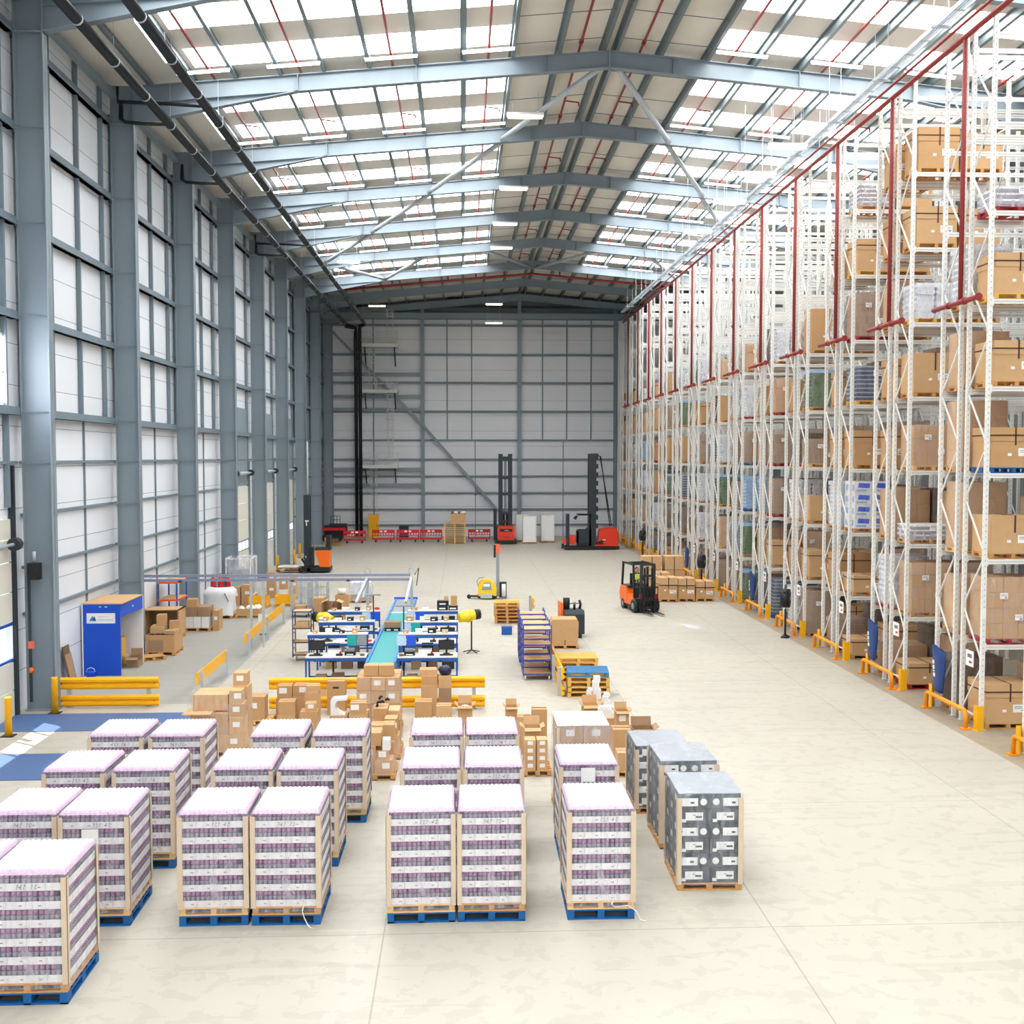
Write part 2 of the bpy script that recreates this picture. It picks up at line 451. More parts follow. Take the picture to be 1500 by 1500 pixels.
# sectional dock doors
for n, (d0, d1) in enumerate(DOORS):
    t = bpy.data.objects.new('door_%d' % (n + 1), None); COL.objects.link(t); t['kind'] = 'structure'; t.location = (XL + .04, d0, 0)
    W = d1 - d0
    hs = [0, .95, 1.75 if n else 1.35, 2.35 if n else 2.75, 3.45, 4.35, DH]
    if n == 0: hs = [0, .68, 1.45, 2.5, 3.3, 4.1, 4.7, DH]
    wi = 2
    for k in range(len(hs) - 1):
        z0, z1 = hs[k] + .012, hs[k+1] - .012
        if k == wi:
            b = MB(); fr = BLUE if n == 0 else GREYP
            b.bx(-.03, .03, 0, W, z0, z0 + .07, fr); b.bx(-.03, .03, 0, W, z1 - .07, z1, fr)
            for q in range(6):
                yy = q * W / 5; b.bx(-.03, .03, max(0, yy - .035), min(W, yy + .035), z0 + .07, z1 - .07, GREYP if n else WHITE)
            ob('window_section', b, t)
            if n:
                g = MB(); g.bx(-.02, 0, .04, W - .04, z0 + .07, z1 - .07, emat('daylit_door_pane', '#f3f6ff', 1.6)); ob('glazing', g, t)
        else:
            b = MB(); b.bx(-.03, .03, 0, W, z0, z1, DOORP); ob('door_section', b, t)
    b = MB()
    for yy in (-.07, W + .07): b.bx(-.02, .12, yy - .06, yy + .06, 0, DH + 1.4, DGREY if n == 0 else STEELD)
    ob('track', b, t)
    SH = DH + .75 if n else 4.6
    b = MB(); b.tube([(.28, -.1, SH), (.28, W + .1, SH)], .045, GALV)
    for yy in (.35, W - .35): b.tube([(.28, yy - .12, SH), (.28, yy + .12, SH)], .17, DGREY, 14)
    b.tube([(.28, 1.2, SH), (.28, W - 1.2, SH)], .09, GALV, 10)
    ob('spring_shaft', b, t)
    b = MB(); b.bx(-.01, .05, 2.0, W, DH + .1, 9.5, STEEL); ob('lift_track_plate', b, t) if n else None

# far wall framing
t = bpy.data.objects.new('wall_framing', None); COL.objects.link(t); t['kind'] = 'structure'; t.location = (0, YE, 0)
for x in (-11.75, -3.4, 4.9, 13.2):
    b = MB(); b.bx(x - .15, x + .15, -.03, -.01, 0, sheet(x) - .3, STEEL); b.bx(x - .012, x + .012, -.4, -.02, 0, sheet(x) - .3, STEEL)
    b.bx(x - .15, x + .15, -.42, -.4, 0, sheet(x) - .3, STEEL); ob('post', b, t)
for z in (1.0, 2.35, 3.75, 5.2, 6.65, 8.3):
    b = MB(); b.bx(XL, 13.2, -.16, -.01, z - .07, z + .07, STEELD); ob('rail', b, t)
for z in (10.75, 13.2, 15.6, 18.1):
    b = MB(); b.bx(XL, 13.2, -.2, -.01, z - .09, z + .09, STEELD); ob('rail', b, t)
for z in (4.45, 5.8, 12.0, 13.9, 10.9):
    b = MB(); b.bx(XL, -3.4, -.44, -.3, z - .14, z + .14, STEEL); ob('girt_beam', b, t)
for x in (-7.6, -1.3, .8, 6.9, 9.0, 11.1):
    b = MB(); b.bx(x - .05, x + .05, -.12, -.01, 8.3 if x not in (-7.6,) else 0, 18.6, STEELD); ob('mullion', b, t)
for x in (1.1, 8.7):
    b = MB(); b.bx(x - .03, x + .03, -.1, -.01, 0, 8.3, STEELD); ob('mullion', b, t)
b = MB(); b.bar((-11.6, -.5, 18.1), (-3.4, -.5, 9.6), .22, .22, STEEL); ob('brace', b, t)
b = MB(); b.bar((-3.4, -.5, 9.6), (3.0, -.5, 2.3), .22, .22, STEEL); ob('brace', b, t)
b = MB(); b.bx(XL, XR, -.6, -.02, 18.75, 18.95, STEEL); b.bx(XL, XR, -.66, -.6, 18.6, 19.1, STEEL); ob('wind_girder', b, t)
for z in (19.7, 20.4):
    w_ = (sheet(0) and (21.0 - z) / SL)
    b = MB(); b.bx(max(XL, XA - w_ + .4), min(XR, XA + w_ - .4), -.25, -.02, z - .1, z + .1, DGREY); ob('rail', b, t)
# wall outlet pipes and the roof drains that run the length of the left side
for nm, x, z, yend, xd, lb in (('drain_pipe', -9.8, 18.03, 93.6, -8.98, 'long black drainpipe under the roof, the one nearer the left wall'),
                           ('drain_pipe', -8.2, 18.12, 93.4, -8.62, 'long black drainpipe under the roof, the one farther from the left wall')):
    b = MB(); b.tube([(x, YB, z), (x, yend - .8, z), (x - .02, yend, z - .1), (xd, yend, z - .3), (xd, yend, z - .7), (xd, yend, .1)], .15, BLACKP, 12)
    o = thing(nm, lb, 'pipe', (0, 0, 0), 0, 'black roof drainpipes')
    ob('pipe', b, o)
    for y in range(20, 94, 3):
        c = MB(); c.tube([(x, y - .04, z), (x, y + .04, z)], .16, GALV, 12); ob('bracket', c, o)
        if y % 2 == 0:
            c = MB(); c.bx(x - .008, x + .008, y - .008, y + .008, z, sheet(x) - .3, GALV); ob('hanger_rod', c, o)
    if x < -9:
        for y in (37.9, 61.9, 45.9):
            c = MB(); c.tube([(x, y, z), (-10.6, y - .1, z - .02), (-11.2, y - .2, z), (-11.35, y - .2, z + .1), (-11.35, y - .2, z + .7)], .06, BLACKP); ob('branch', c, o)
    else:
        for y in (37.4, 61.4):
            c = MB(); c.tube([(x, y, z), (-8.5, y, z + .38), (-9.6, y - .1, z + .4), (-11.3, y - .2, z + .42), (-11.3, y - .2, z + .9)], .06, BLACKP); ob('branch', c, o)
# sprinkler pipes along the roof
for s in (-1, 1):
    for k, dx in enumerate((1.05, 4.15, 7.4, 10.5, 13.4)):
        x = XA + s * dx; z = sheet(x) - .2
        o = thing('sprinkler_pipe', 'red sprinkler pipe along the roof, %s out from the ridge on the %s slope' % (ORD[k], 'left' if s < 0 else 'right'), 'pipe', (0, 0, 0), 0, 'red roof sprinkler pipes')
        b = MB(); b.tube([(x, YB, z), (x, 79, z)], .045, RED); ob('pipe', b, o)
        b = MB()
        for i, y in enumerate(FY[:-3]):
            if y > 10: b.tube([(x, y + 7.0, z), (x, y + 7.25, z)], .075, RED)
        ob('coupling', b, o)
        b = MB()
        for i, y in enumerate(FY[:-3]):
            if y > 35: b.tube([(x, y + 5.2, z), (x + .55, y + 5.2, z - .06)], .028, RED); b.tube([(x + .55, y + 5.2, z - .06), (x + .55, y + 5.2, z - .2)], .028, RED)
        ob('branch', b, o)
b = MB(); b.tube([(-10.9, 79.2, rz_(-10.9) - .75), (XA, 79.2, rz_(XA) - .75), (20, 79.2, rz_(20) - .75)], .085, RED)
o = thing('sprinkler_main', 'red sprinkler main pipe following both roof slopes near the far gable', 'pipe'); ob('pipe', b, o)
for x in range(-9, 20, 2):
    c = MB(); c.tube([(x, 79.2, rz_(x) - .75), (x, 79.2, rz_(x) - .1)], .05, RED); ob('riser', c, o)

# batten lights under the purlins
bl = MB(); bl.bx(-.85, .85, -.035, .035, -.03, .03, LAMPW); bl = bl.mesh('batten')
hk = MB(); hk.bx(-.87, .87, -.045, .045, .03, .06, WHITE); hk.bx(-.7, -.69, -.005, .005, .06, .3, GALV); hk.bx(.69, .7, -.005, .005, .06, .3, GALV); hk = hk.mesh('casing')
bays = ['second', 'third', 'fourth', 'fifth', 'sixth', 'seventh', 'eighth']
for i, y in enumerate([f for f in FY if 22 < f < 78]):
    for s in (-1, 1):
        for k, dx in enumerate((4.18, 7.35, 10.5, 13.4)):
            if s > 0 and k == 3: continue
            x = XA + s * dx
            o = thing('batten_light', 'white batten light, %s from ridge on %s roof slope, %s roof bay from camera' % (ORD[k], 'left' if s < 0 else 'right', ORD[i]), 'lamp', (x, y + 6.35, sheet(x) - .55), 0, 'batten lights under the roof')
            o.rotation_euler = (0, math.atan(SL) * s, 0)
            ob('tube', bl, o); ob('casing', hk, o)
tb = MB(); tb.bx(-.035, .035, -1.6, 1.6, -.03, .03, LAMPW); tb = tb.mesh('tube')
tc_ = MB(); tc_.bx(-.045, .045, -1.62, 1.62, .03, .06, WHITE)
for dx in (-1.4, 1.4): tc_.bx(-.006, .006, dx - .006, dx + .006, .06, .8, GALV)
tc_ = tc_.mesh('casing')
for k, y in enumerate((32.6, 40.6, 48.6, 56.6)):
    o = thing('batten_light', 'white batten light hung lengthwise by the drainpipes, %s from the camera' % ORD[k], 'lamp', (-8.9, y, sheet(-8.9) - .98), 0, 'lengthwise batten lights')
    ob('tube', tb, o); ob('casing', tc_, o)
hb = MB(); hb.bx(-.65, .65, -.14, .14, -.06, .0, LAMPY); hb = hb.mesh('diffuser')
hc = MB(); hc.bx(-.7, .7, -.18, .18, .0, .09, WHITE); hc = hc.mesh('housing')
def highbay(x, y, z, lb, grp):
    o = thing('high_bay_light', lb, 'lamp', (x, y, z), 0, grp); ob('diffuser', hb, o); ob('housing', hc, o)
    r = MB()
    for dx in (-.5, .5): r.bx(dx - .006, dx + .006, -.006, .006, .09, sheet(x) - z - .08, GALV)
    ob('suspension', r, o)
for k, (x, y) in enumerate(((2.42, 42.4), (2.5, 53.7), (2.4, 61.8), (2.45, 68.8))):
    highbay(x, y, 19.85, 'glowing high-bay light left of the ridge, %s from the camera' % ORD[k], 'high-bay lights along the ridge')
highbay(2.6, 90, 19.3, 'upper high-bay light in the unlit bay before the far gable', 'high-bay lights at the far gable')
highbay(2.6, 91, 17.9, 'lower high-bay light hanging in front of the far gable', 'high-bay lights at the far gable')
highbay(-6.9, 90, 19.1, 'high-bay light in the left corner before the far gable', 'high-bay lights at the far gable')
highbay(-7.0, 68.8, 18.9, 'high-bay light over the left side near the red sprinkler main', 'high-bay lights along the ridge')
for k, y in enumerate((38.6, 42.4, 46.9, 53.2)):
    for s, side in ((-1, 'left'), (1, 'right')):
        highbay(12.35 + s*.95, y, 17.75 + (.5 if s > 0 else 0), 'glowing high-bay light on the %s side of the cable tray, %s from the camera' % (side, ORD[k]), 'high-bay lights beside the cable tray')
# cable tray hung above the rack ends
o = thing('cable_tray', 'long galvanised cable tray hung from the roof beside the racking', 'cable tray')
b = MB(); b.bx(12.1, 12.12, 20, 84, 17.85, 17.98, GALV); b.bx(12.36, 12.38, 20, 84, 17.85, 17.98, GALV)
for y in range(20, 84): b.bx(12.1, 12.38, y, y + .06, 17.85, 17.87, GALV)
ob('tray', b, o)
for y in range(24, 84, 4):
    b = MB()
    for x in (12.02, 12.4): b.bx(x - .008, x + .008, y - .008, y + .008, 17.86, sheet(x) - .02, WHITE)
    b.bx(11.95, 12.47, y - .03, y + .03, 17.8, 17.85, GALV); ob('hanger', b, o)
b = MB()
for k in range(3): b.bx(12.14 + k*.06, 12.18 + k*.06, 20, 84, 17.87, 17.9, BLUEW if k % 2 else WHITE)
ob('cables', b, o)
# red pipe over the rack ends with a drop into the flue of every double row
o = thing('rack_sprinkler_main', 'red sprinkler main running over the aisle ends of the racking', 'pipe')
b = MB(); b.tube([(12.9, YB, 17.62), (12.9, 88, 17.62)], .07, RED); b.tube([(12.72, YB, 17.85), (12.72, 88, 17.85)], .04, RED); ob('pipe', b, o)
# ------------------------------------------------------------------ pallets and cartons
PAL = {}
def pallet(w, d, m, h=.145, key=None):
    k = (w, d, m.name, h)
    if k in PAL: return PAL[k]
    b = MB(); t = .022; bl = h - 3 * t
    n = 7 if d > .9 else 5
    for i in range(n):                                            # top boards run along x
        y = -d/2 + (d - .09) * i / (n - 1); b.bx(-w/2, w/2, y, y + .09, h - t, h, m)
    for x in (-w/2, -.05, w/2 - .1):
        b.bx(x, x + .1, -d/2, d/2, h - 2*t, h - t, m)
        b.bx(x, x + .1, -d/2, d/2, 0, t, m)
        for y in (-d/2, -.07, d/2 - .14): b.bx(x, x + .1, y, y + .14, t, h - 2*t, m)
    b.bx(-w/2, w/2, -d/2, -d/2 + .1, 0, t, m); b.bx(-w/2, w/2, d/2 - .1, d/2, 0, t, m)
    PAL[k] = b.mesh('pallet'); return PAL[k]
CM = {}
def carton_mesh(w, d, h, m=None, lid=0., tape=True):
    m = m or CARD; k = (round(w, 2), round(d, 2), round(h, 2), m.name, lid, tape)
    if k in CM: return CM[k]
    b = MB(); g = .006
    b.bx(-w/2, w/2, -d/2, d/2, 0, h - g, m)
    b.bx(-w/2 + g, w/2 - g, -d/2 + g, -.004, h - g, h, m); b.bx(-w/2 + g, w/2 - g, .004, d/2 - g, h - g, h, m)
    CM[k] = b.mesh('carton'); return CM[k]
def tape_mesh(w, d, h):
    k = ('t', round(w, 2), round(d, 2), round(h, 2))
    if k not in CM:
        b = MB(); b.bx(-w/2 - .002, w/2 + .002, -.03, .03, h, h + .002, TAPE)
        for s in (-1, 1): b.bx(s*w/2 - .002, s*w/2 + .002, -.03, .03, h - .08, h, TAPE)
        CM[k] = b.mesh('tape')
    return CM[k]
def sheet_mesh(w, h, lines=True):
    k = ('s', round(w, 3), round(h, 3))
    if k not in CM:
        b = MB(); b.bx(-w/2, w/2, -.002, .002, -h/2, h/2, PAPER)
        if lines:
            b.bx(-w*.4, w*.3, -.003, .003, h*.18, h*.26, INK); b.bx(-w*.4, w*.4, -.003, .003, -.02*h, h*.05, INK)
            b.bx(w*.1, w*.4, -.003, .003, -h*.36, -h*.16, INK)
        CM[k] = b.mesh('label')
    return CM[k]
def shell(w, d, z0, z1, j=.012, seed=1, n=5, k=None, top=True):
    """creased film shell round a load"""
    R = random.Random(seed); b = MB(); N = 6; Z = n
    ring = []
    for i in range(N): ring.append((-w/2 + w*i/N, -d/2, 0, -1))
    for i in range(N): ring.append((w/2, -d/2 + d*i/N, 1, 0))
    for i in range(N): ring.append((w/2 - w*i/N, d/2, 0, 1))
    for i in range(N): ring.append((-w/2, d/2 - d*i/N, -1, 0))
    vs = []
    for q in range(Z + 1):
        z = z0 + (z1 - z0) * q / Z
        for x, y, nx, ny in ring:
            o = .006 + R.random() * j; vs.append((x + nx*o, y + ny*o, z + (R.random() - .5) * .02))
    M4 = 4 * N
    fs = [(q*M4 + i, q*M4 + (i+1) % M4, (q+1)*M4 + (i+1) % M4, (q+1)*M4 + i) for q in range(Z) for i in range(M4)]
    m = k or FILM
    b.add(vs, fs, m, True)
    if top:
        o = len(vs) - M4; b.f.append(tuple(range(o, o + M4))); b.mi.append(0); b.sm.append(False)
    return b.mesh('wrap')

# ------------------------------------------------------------------ racking
RP, RD = 4.78, 1.08
def row_y(r): return 26.78 + RP * (r - 1)
LV = 2.157
pm = MB(); pm.bx(-.05, .05, -.045, .045, 0, 17.72, RACKW)
for k in range(118):
    z = .25 + .147 * k
    pm.bx(-.051, .051, -.01, .01, z, z + .05, SLOT); pm.bx(-.014, .014, -.046, .046, z + .05, z + .09, SLOT)
pm.bx(-.08, .08, -.07, .07, 0, .012, RACKW)
pm = pm.mesh('post')
bm_ = MB(); z = .3; k = 0
while z < 16.2:
    a, c = (0, RD) if k % 2 else (RD, 0)
    bm_.bar((0, a, z), (0, c, z + 1.32), .035, .035, RACKW); z += 1.38; k += 1
bm_.bar((0, 0, .3), (0, RD, .3), .035, .035, RACKW); bm_.bar((0, 0, 16.4), (0, RD, 16.4), .035, .035, RACKW)
bm_ = bm_.mesh('bracing')
em = MB(); em.bx(.05, 2.70, -.02, .02, -.12, 0, RACKW); em.bx(.05, 2.70, -.021, .021, -.075, -.045, mat('rack_beam_groove', '#c4c4c0', .5))
for x in (.05, 2.66): em.bx(x, x + .04, -.03, .03, -.16, .04, RACKW)
em = em.mesh('beam')
sg_ = MB(); sg_.bx(-.012, .012, -.2, .2, -.2, .2, PAPER); sg_.bx(-.014, .014, -.14, .1, .02, .12, INK); sg_.bx(-.014, .014, -.14, .02, -.12, -.06, REDP); sg_ = sg_.mesh('sign')
tg_ = MB(); tg_.bx(-.055, .055, -.012, .012, -.13, .13, PAPER); tg_ = tg_.mesh('tag')
def rack(y, label, sign):
    t = thing('pallet_rack', label, 'pallet rack', (13.05, y, 0), 0, 'pallet racks')
    for f in range(4):
        x = 2.75 * f
        for yy in (0, RD): ob('post', pm, t, (x, yy, 0))
        ob('bracing', bm_, t, (x, 0, 0))
    for q in range(3):
        for lv in range(1, 9):
            for yy in (0, RD): ob('beam', em, t, (2.75 * q, yy, LV * lv))
    if sign:
        ob('sign_plate', sg_, t, (-.06, .55, 1.72)); ob('location_tag', tg_, t, (-.02, -.06, 2.95))
    else:
        ob('location_tag', tg_, t, (-.02, 1.02, 2.9))
    return t
NR = 14
rack(22.0 + RD + .46, 'far side white pallet rack of the row at the right photo edge', False)
for r in range(1, NR + 1):
    rack(row_y(r), 'near side white pallet rack in the %s double row from the camera' % ORD[r-1], True)
    rack(row_y(r) + RD + .46, 'far side white pallet rack in the %s double row from the camera' % ORD[r-1], False)
# column protectors and end guards
pp = MB(); pp.prism([(-.09, -.09), (.09, -.09), (.09, -.06), (-.06, -.06), (-.06, .09), (-.09, .09)], 'z', 0, .62, YEL)
pp.bx(-.14, -.07, -.14, .1, 0, .012, YEL); pp = pp.mesh('post_protector')
eg = MB(); L_ = 2.36
eg.tube([(0, 0, .03), (0, 0, .34), (0, .03, .42), (0, .1, .46), (0, L_ - .1, .46), (0, L_ - .03, .42), (0, L_, .34), (0, L_, .03)], .055, ORG, 10)
eg = eg.mesh('rail')
ef = MB(); ef.bx(-.13, .13, -.1, .1, 0, .03, ORG); ef = ef.mesh('foot')
for r in range(0, NR + 1):
    y = row_y(r)
    nm = 'row at the right photo edge' if r == 0 else '%s double rack row' % ORD[r-1]
    for yy, sd in ((y - .02, 'near'), (y + 2*RD + .48, 'far')):
        if r == 0 and sd == 'near': continue
        tag(ob('post_protector', pp, None, (12.98, yy, 0), 0 if sd == 'near' else -PI/2), 'yellow post guard at the %s corner of the %s' % (sd, nm), 'post guard', 'yellow rack post guards')
    o = thing('rack_end_guard', 'orange tubular guard rail at the floor end of the %s' % nm, 'guard rail', (12.7, y + .1, 0), 0, 'orange rack end guards')
    ob('rail', eg, o)
    for yy in (0, L_): ob('foot', ef, o, (0, yy, 0))
# sprinkler drops: one per double row, part of the main
dm = MB(); dm.tube([(0, 0, 10.95), (0, 0, 17.55)], .06, RED, 10); dm = dm.mesh('drop')
sm_ = MB(); sm_.tube([(-.1, -1.2, 10.85), (-.1, 1.4, 10.85)], .065, RED, 10); sm_.tube([(-.1, -1.2, 10.85), (-.1, -1.24, 10.85)], .1, RED, 10)
for yy in (-.5, .4): sm_.tube([(-.1, yy, 10.85), (-.1, yy + .1, 10.85)], .09, RED, 10)
sm_.tube([(-.1, 0, 10.85), (0, 0, 10.95)], .05, RED); sm_ = sm_.mesh('branch')
for r in range(1, NR):
    yv = row_y(r) + RD + .23
    o = thing('sprinkler_drop', 'red vertical sprinkler pipe dropping at the end of the %s double rack row' % ORD[r-1], 'pipe', (12.9, yv, 0), 0, 'red sprinkler drops at the racking')
    ob('drop', dm, o); ob('branch', sm_, o)

# ------------------------------------------------------------------ loads on the racking
PROTO = {}
PALM = {'w': WOOD, 'l': WOODL, 'y': WOODY, 'b': PBLUE, 'r': PRED}
def build_load(kind, h, pal, seed):
    R = random.Random(seed)
    t = thing('pallet_load', '', 'pallet load', (0, 0, -50), 0, 'loads on the pallet racking')
    W, D = 1.18, 1.0
    ob('pallet', pallet(1.2, 1.0, PALM[pal]), t); z = .145
    if kind in ('strap', 'open'):
        cm = (CARD, CARD2)[seed % 2]; lid = .34 * h if kind == 'strap' else 0
        b = MB(); b.bx(-W/2, W/2, -D/2, D/2, z, z + h - .01, cm); ob('carton', b, t)
        if lid:
            b = MB(); b.bx(-W/2 - .015, W/2 + .015, -D/2 - .015, D/2 + .015, z + h - lid, z + h, cm)
            b.bx(-W/2, W/2, -.004, .004, z + h, z + h + .001, STRAP); ob('lid', b, t)
        b = MB()
        def loop_x(x):
            b.bx(x - .02, x + .02, -D/2 - .022, -D/2 - .014, z + h*.55, z + h + .004, STRAP); b.bx(x - .02, x + .02, -D/2 - .022, D/2 + .022, z + h, z + h + .006, STRAP)
            b.bx(x - .02, x + .02, D/2 + .014, D/2 + .022, z, z + h, STRAP)
        loop_x(.02)
        if kind == 'strap':
            zz = z + h * .80
            for s in (-1, 1):
                b.bx(-W/2 - .022, W/2 + .022, s*(D/2 + .018) - .004, s*(D/2 + .018) + .004, zz - .018, zz + .018, STRAP)
                b.bx(s*(W/2 + .018) - .004, s*(W/2 + .018) + .004, -D/2 - .022, D/2 + .022, zz - .018, zz + .018, STRAP)
        ob('strap', b, t)
        ob('label_sheet', sheet_mesh(.36, .2), t, (.28, -D/2 - .006, z + h * .38)); ob('label_sheet', sheet_mesh(.36, .2), t, (.28, D/2 + .006, z + h * .38))
        ob('sticker', sheet_mesh(.1, .07, False), t, (-.12, -D/2 - .006, z + h * .32))
    elif kind in ('wrap', 'tall', 'dull', 'dark'):
        m = {'wrap': CARD, 'tall': CARD2, 'dull': CARD3, 'dark': CARDD}[kind]
        n = max(2, round(h / (.2 if kind in ('dull', 'dark') else .4))); hh = h / n
        for q in range(n):
            b = MB(); nx = 3 if kind in ('dull', 'wrap') else 2
            for a in range(nx):
                for c in range(2):
                    e = R.uniform(-.008, .008)
                    b.bx(-W/2 + W/nx*a + .004, -W/2 + W/nx*(a+1) - .004, -D/2 + D/2*c + .004 + e, -D/2 + D/2*(c+1) - .004 + e, z + q*hh + .003, z + (q+1)*hh - .003, m)
            ob('carton_layer', b, t)
        ob('wrap_film', shell(W, D, z - .05, z + h + .005, .012, seed, 6, FILM), t)
        for x, q in ((.2, .35), (-.2, .7)): ob('label_sheet', sheet_mesh(.2, .15), t, (x, -D/2 - .03, z + h * q))
    elif kind in ('bags', 'green', 'blue'):
        m = {'bags': MAGW, 'green': MESHG, 'blue': BLUEW}[kind]
        n = max(3, round(h / .16)); hh = h / n
        for q in range(n):
            b = MB(); s = R.uniform(-.02, .02)
            for a in range(2):
                x0, x1 = -W/2 + W/2*a + .01, -W/2 + W/2*(a+1) - .01
                b.prism([(x0 + .04, z + q*hh), (x1 - .04, z + q*hh), (x1, z + (q+.5)*hh), (x1 - .04, z + (q+1)*hh - .006), (x0 + .04, z + (q+1)*hh - .006), (x0, z + (q+.5)*hh)], 'y', -D/2 + s, D/2 + s, m)
            ob('sack_layer', b, t)
        b = MB(); b.bx(-W/2 - .01, W/2 + .01, -D/2 - .01, D/2 + .01, z + h - .12, z + h + .01, BLUEW if kind != 'bags' else MAGW); ob('top_cover', b, t)
        ob('wrap_film', shell(W + .02, D + .04, z - .04, z + h, .015, seed, 6, FILMM if kind == 'bags' else FILM), t)
    elif kind == 'print':
        n = 4; hh = h / n
        for q in range(n):
            b = MB()
            for a in range(2):
                x0, x1 = -W/2 + W/2*a + .004, -W/2 + W/2*(a+1) - .004
                b.bx(x0, x1, -D/2, D/2, z + q*hh + .004, z + (q+1)*hh - .004, WHITE)
                for y in (-D/2 - .003, D/2 + .003):
                    xm = (x0 + x1)/2
                    b.prism([(xm - .2, z + (q+.45)*hh), (xm + .2, z + (q+.4)*hh), (xm + .22, z + (q+.8)*hh), (xm - .17, z + (q+.85)*hh)], 'y', y - .002, y + .002, BLUEB)
                    b.bx(xm - .24, xm + .1, y - .002, y + .002, z + (q+.12)*hh, z + (q+.3)*hh, BLUEW)
            b.bx(-W/2 - .003, -W/2, -D/2 + .1, D/2 - .1, z + (q+.2)*hh, z + (q+.7)*hh, BLUEW)
            ob('carton_layer', b, t)
        ob('wrap_film', shell(W, D, z - .04, z + h, .012, seed, 6, FILM), t)
    elif kind in ('trays', 'low'):
        m = DBLUE if kind == 'trays' else TRAY
        n = max(2, round(h / .15)); hh = h / n
        for q in range(n):
            b = MB()
            b.bx(-W/2, W/2, -D/2, D/2, z + q*hh + .02, z + (q+1)*hh - .04, m if kind == 'trays' else BOTL)
            b.bx(-W/2 - .01, W/2 + .01, -D/2 - .01, D/2 + .01, z + (q+1)*hh - .05, z + (q+1)*hh, GREYP if kind == 'trays' else TRAY)
            ob('tray', b, t)
        ob('wrap_film', shell(W + .02, D + .02, z - .04, z + h, .015, seed, 5, FILMM if kind == 'low' else FILM), t)
        ob('label_sheet', sheet_mesh(.3, .2), t, (.1, -D/2 - .03, z + h * .8))
    return t
LOOK = {'strap': 'strapped brown lidded carton', 'open': 'plain brown strapped carton', 'wrap': 'film-wrapped brown cartons', 'tall': 'film-wrapped tan cartons',
        'dull': 'wrapped grey-brown cartons', 'dark': 'dark wrapped cartons', 'bags': 'white film-wrapped sacks', 'green': 'green sacks in clear film',
        'blue': 'light blue sacks in film', 'print': 'white cartons with blue print', 'trays': 'dark blue trays in film', 'low': 'white shrink-wrapped trays'}
LVN = ['on the floor', 'on first beam', 'on second beam', 'on third beam', 'on fourth beam', 'on fifth beam', 'on sixth beam', 'on seventh beam']
def place(kind, h, pal, r, side, lv, slot):
    key = (kind, h, pal)
    x = 13.05 + .75 + 1.28 * slot + random.uniform(-.03, .03)
    y = row_y(r) + .54 + (0 if side == 'near' else RD + .46)
    z = LV * lv + (.001 if lv else 0)
    lab = '%s %s, %s side of %s rack row, %s' % (LOOK[kind], LVN[lv], side, ORD[r-1], 'aisle end' if slot == 0 else 'inner slot')
    rz = PI if side == 'far' else 0
    if key not in PROTO:
        o = build_load(kind, h, pal, len(PROTO) + 3); PROTO[key] = o; o.location = (x, y, z); o.rotation_euler = (0, 0, rz); o['label'] = lab
    else: dup(PROTO[key], (x, y, z), rz, lab)
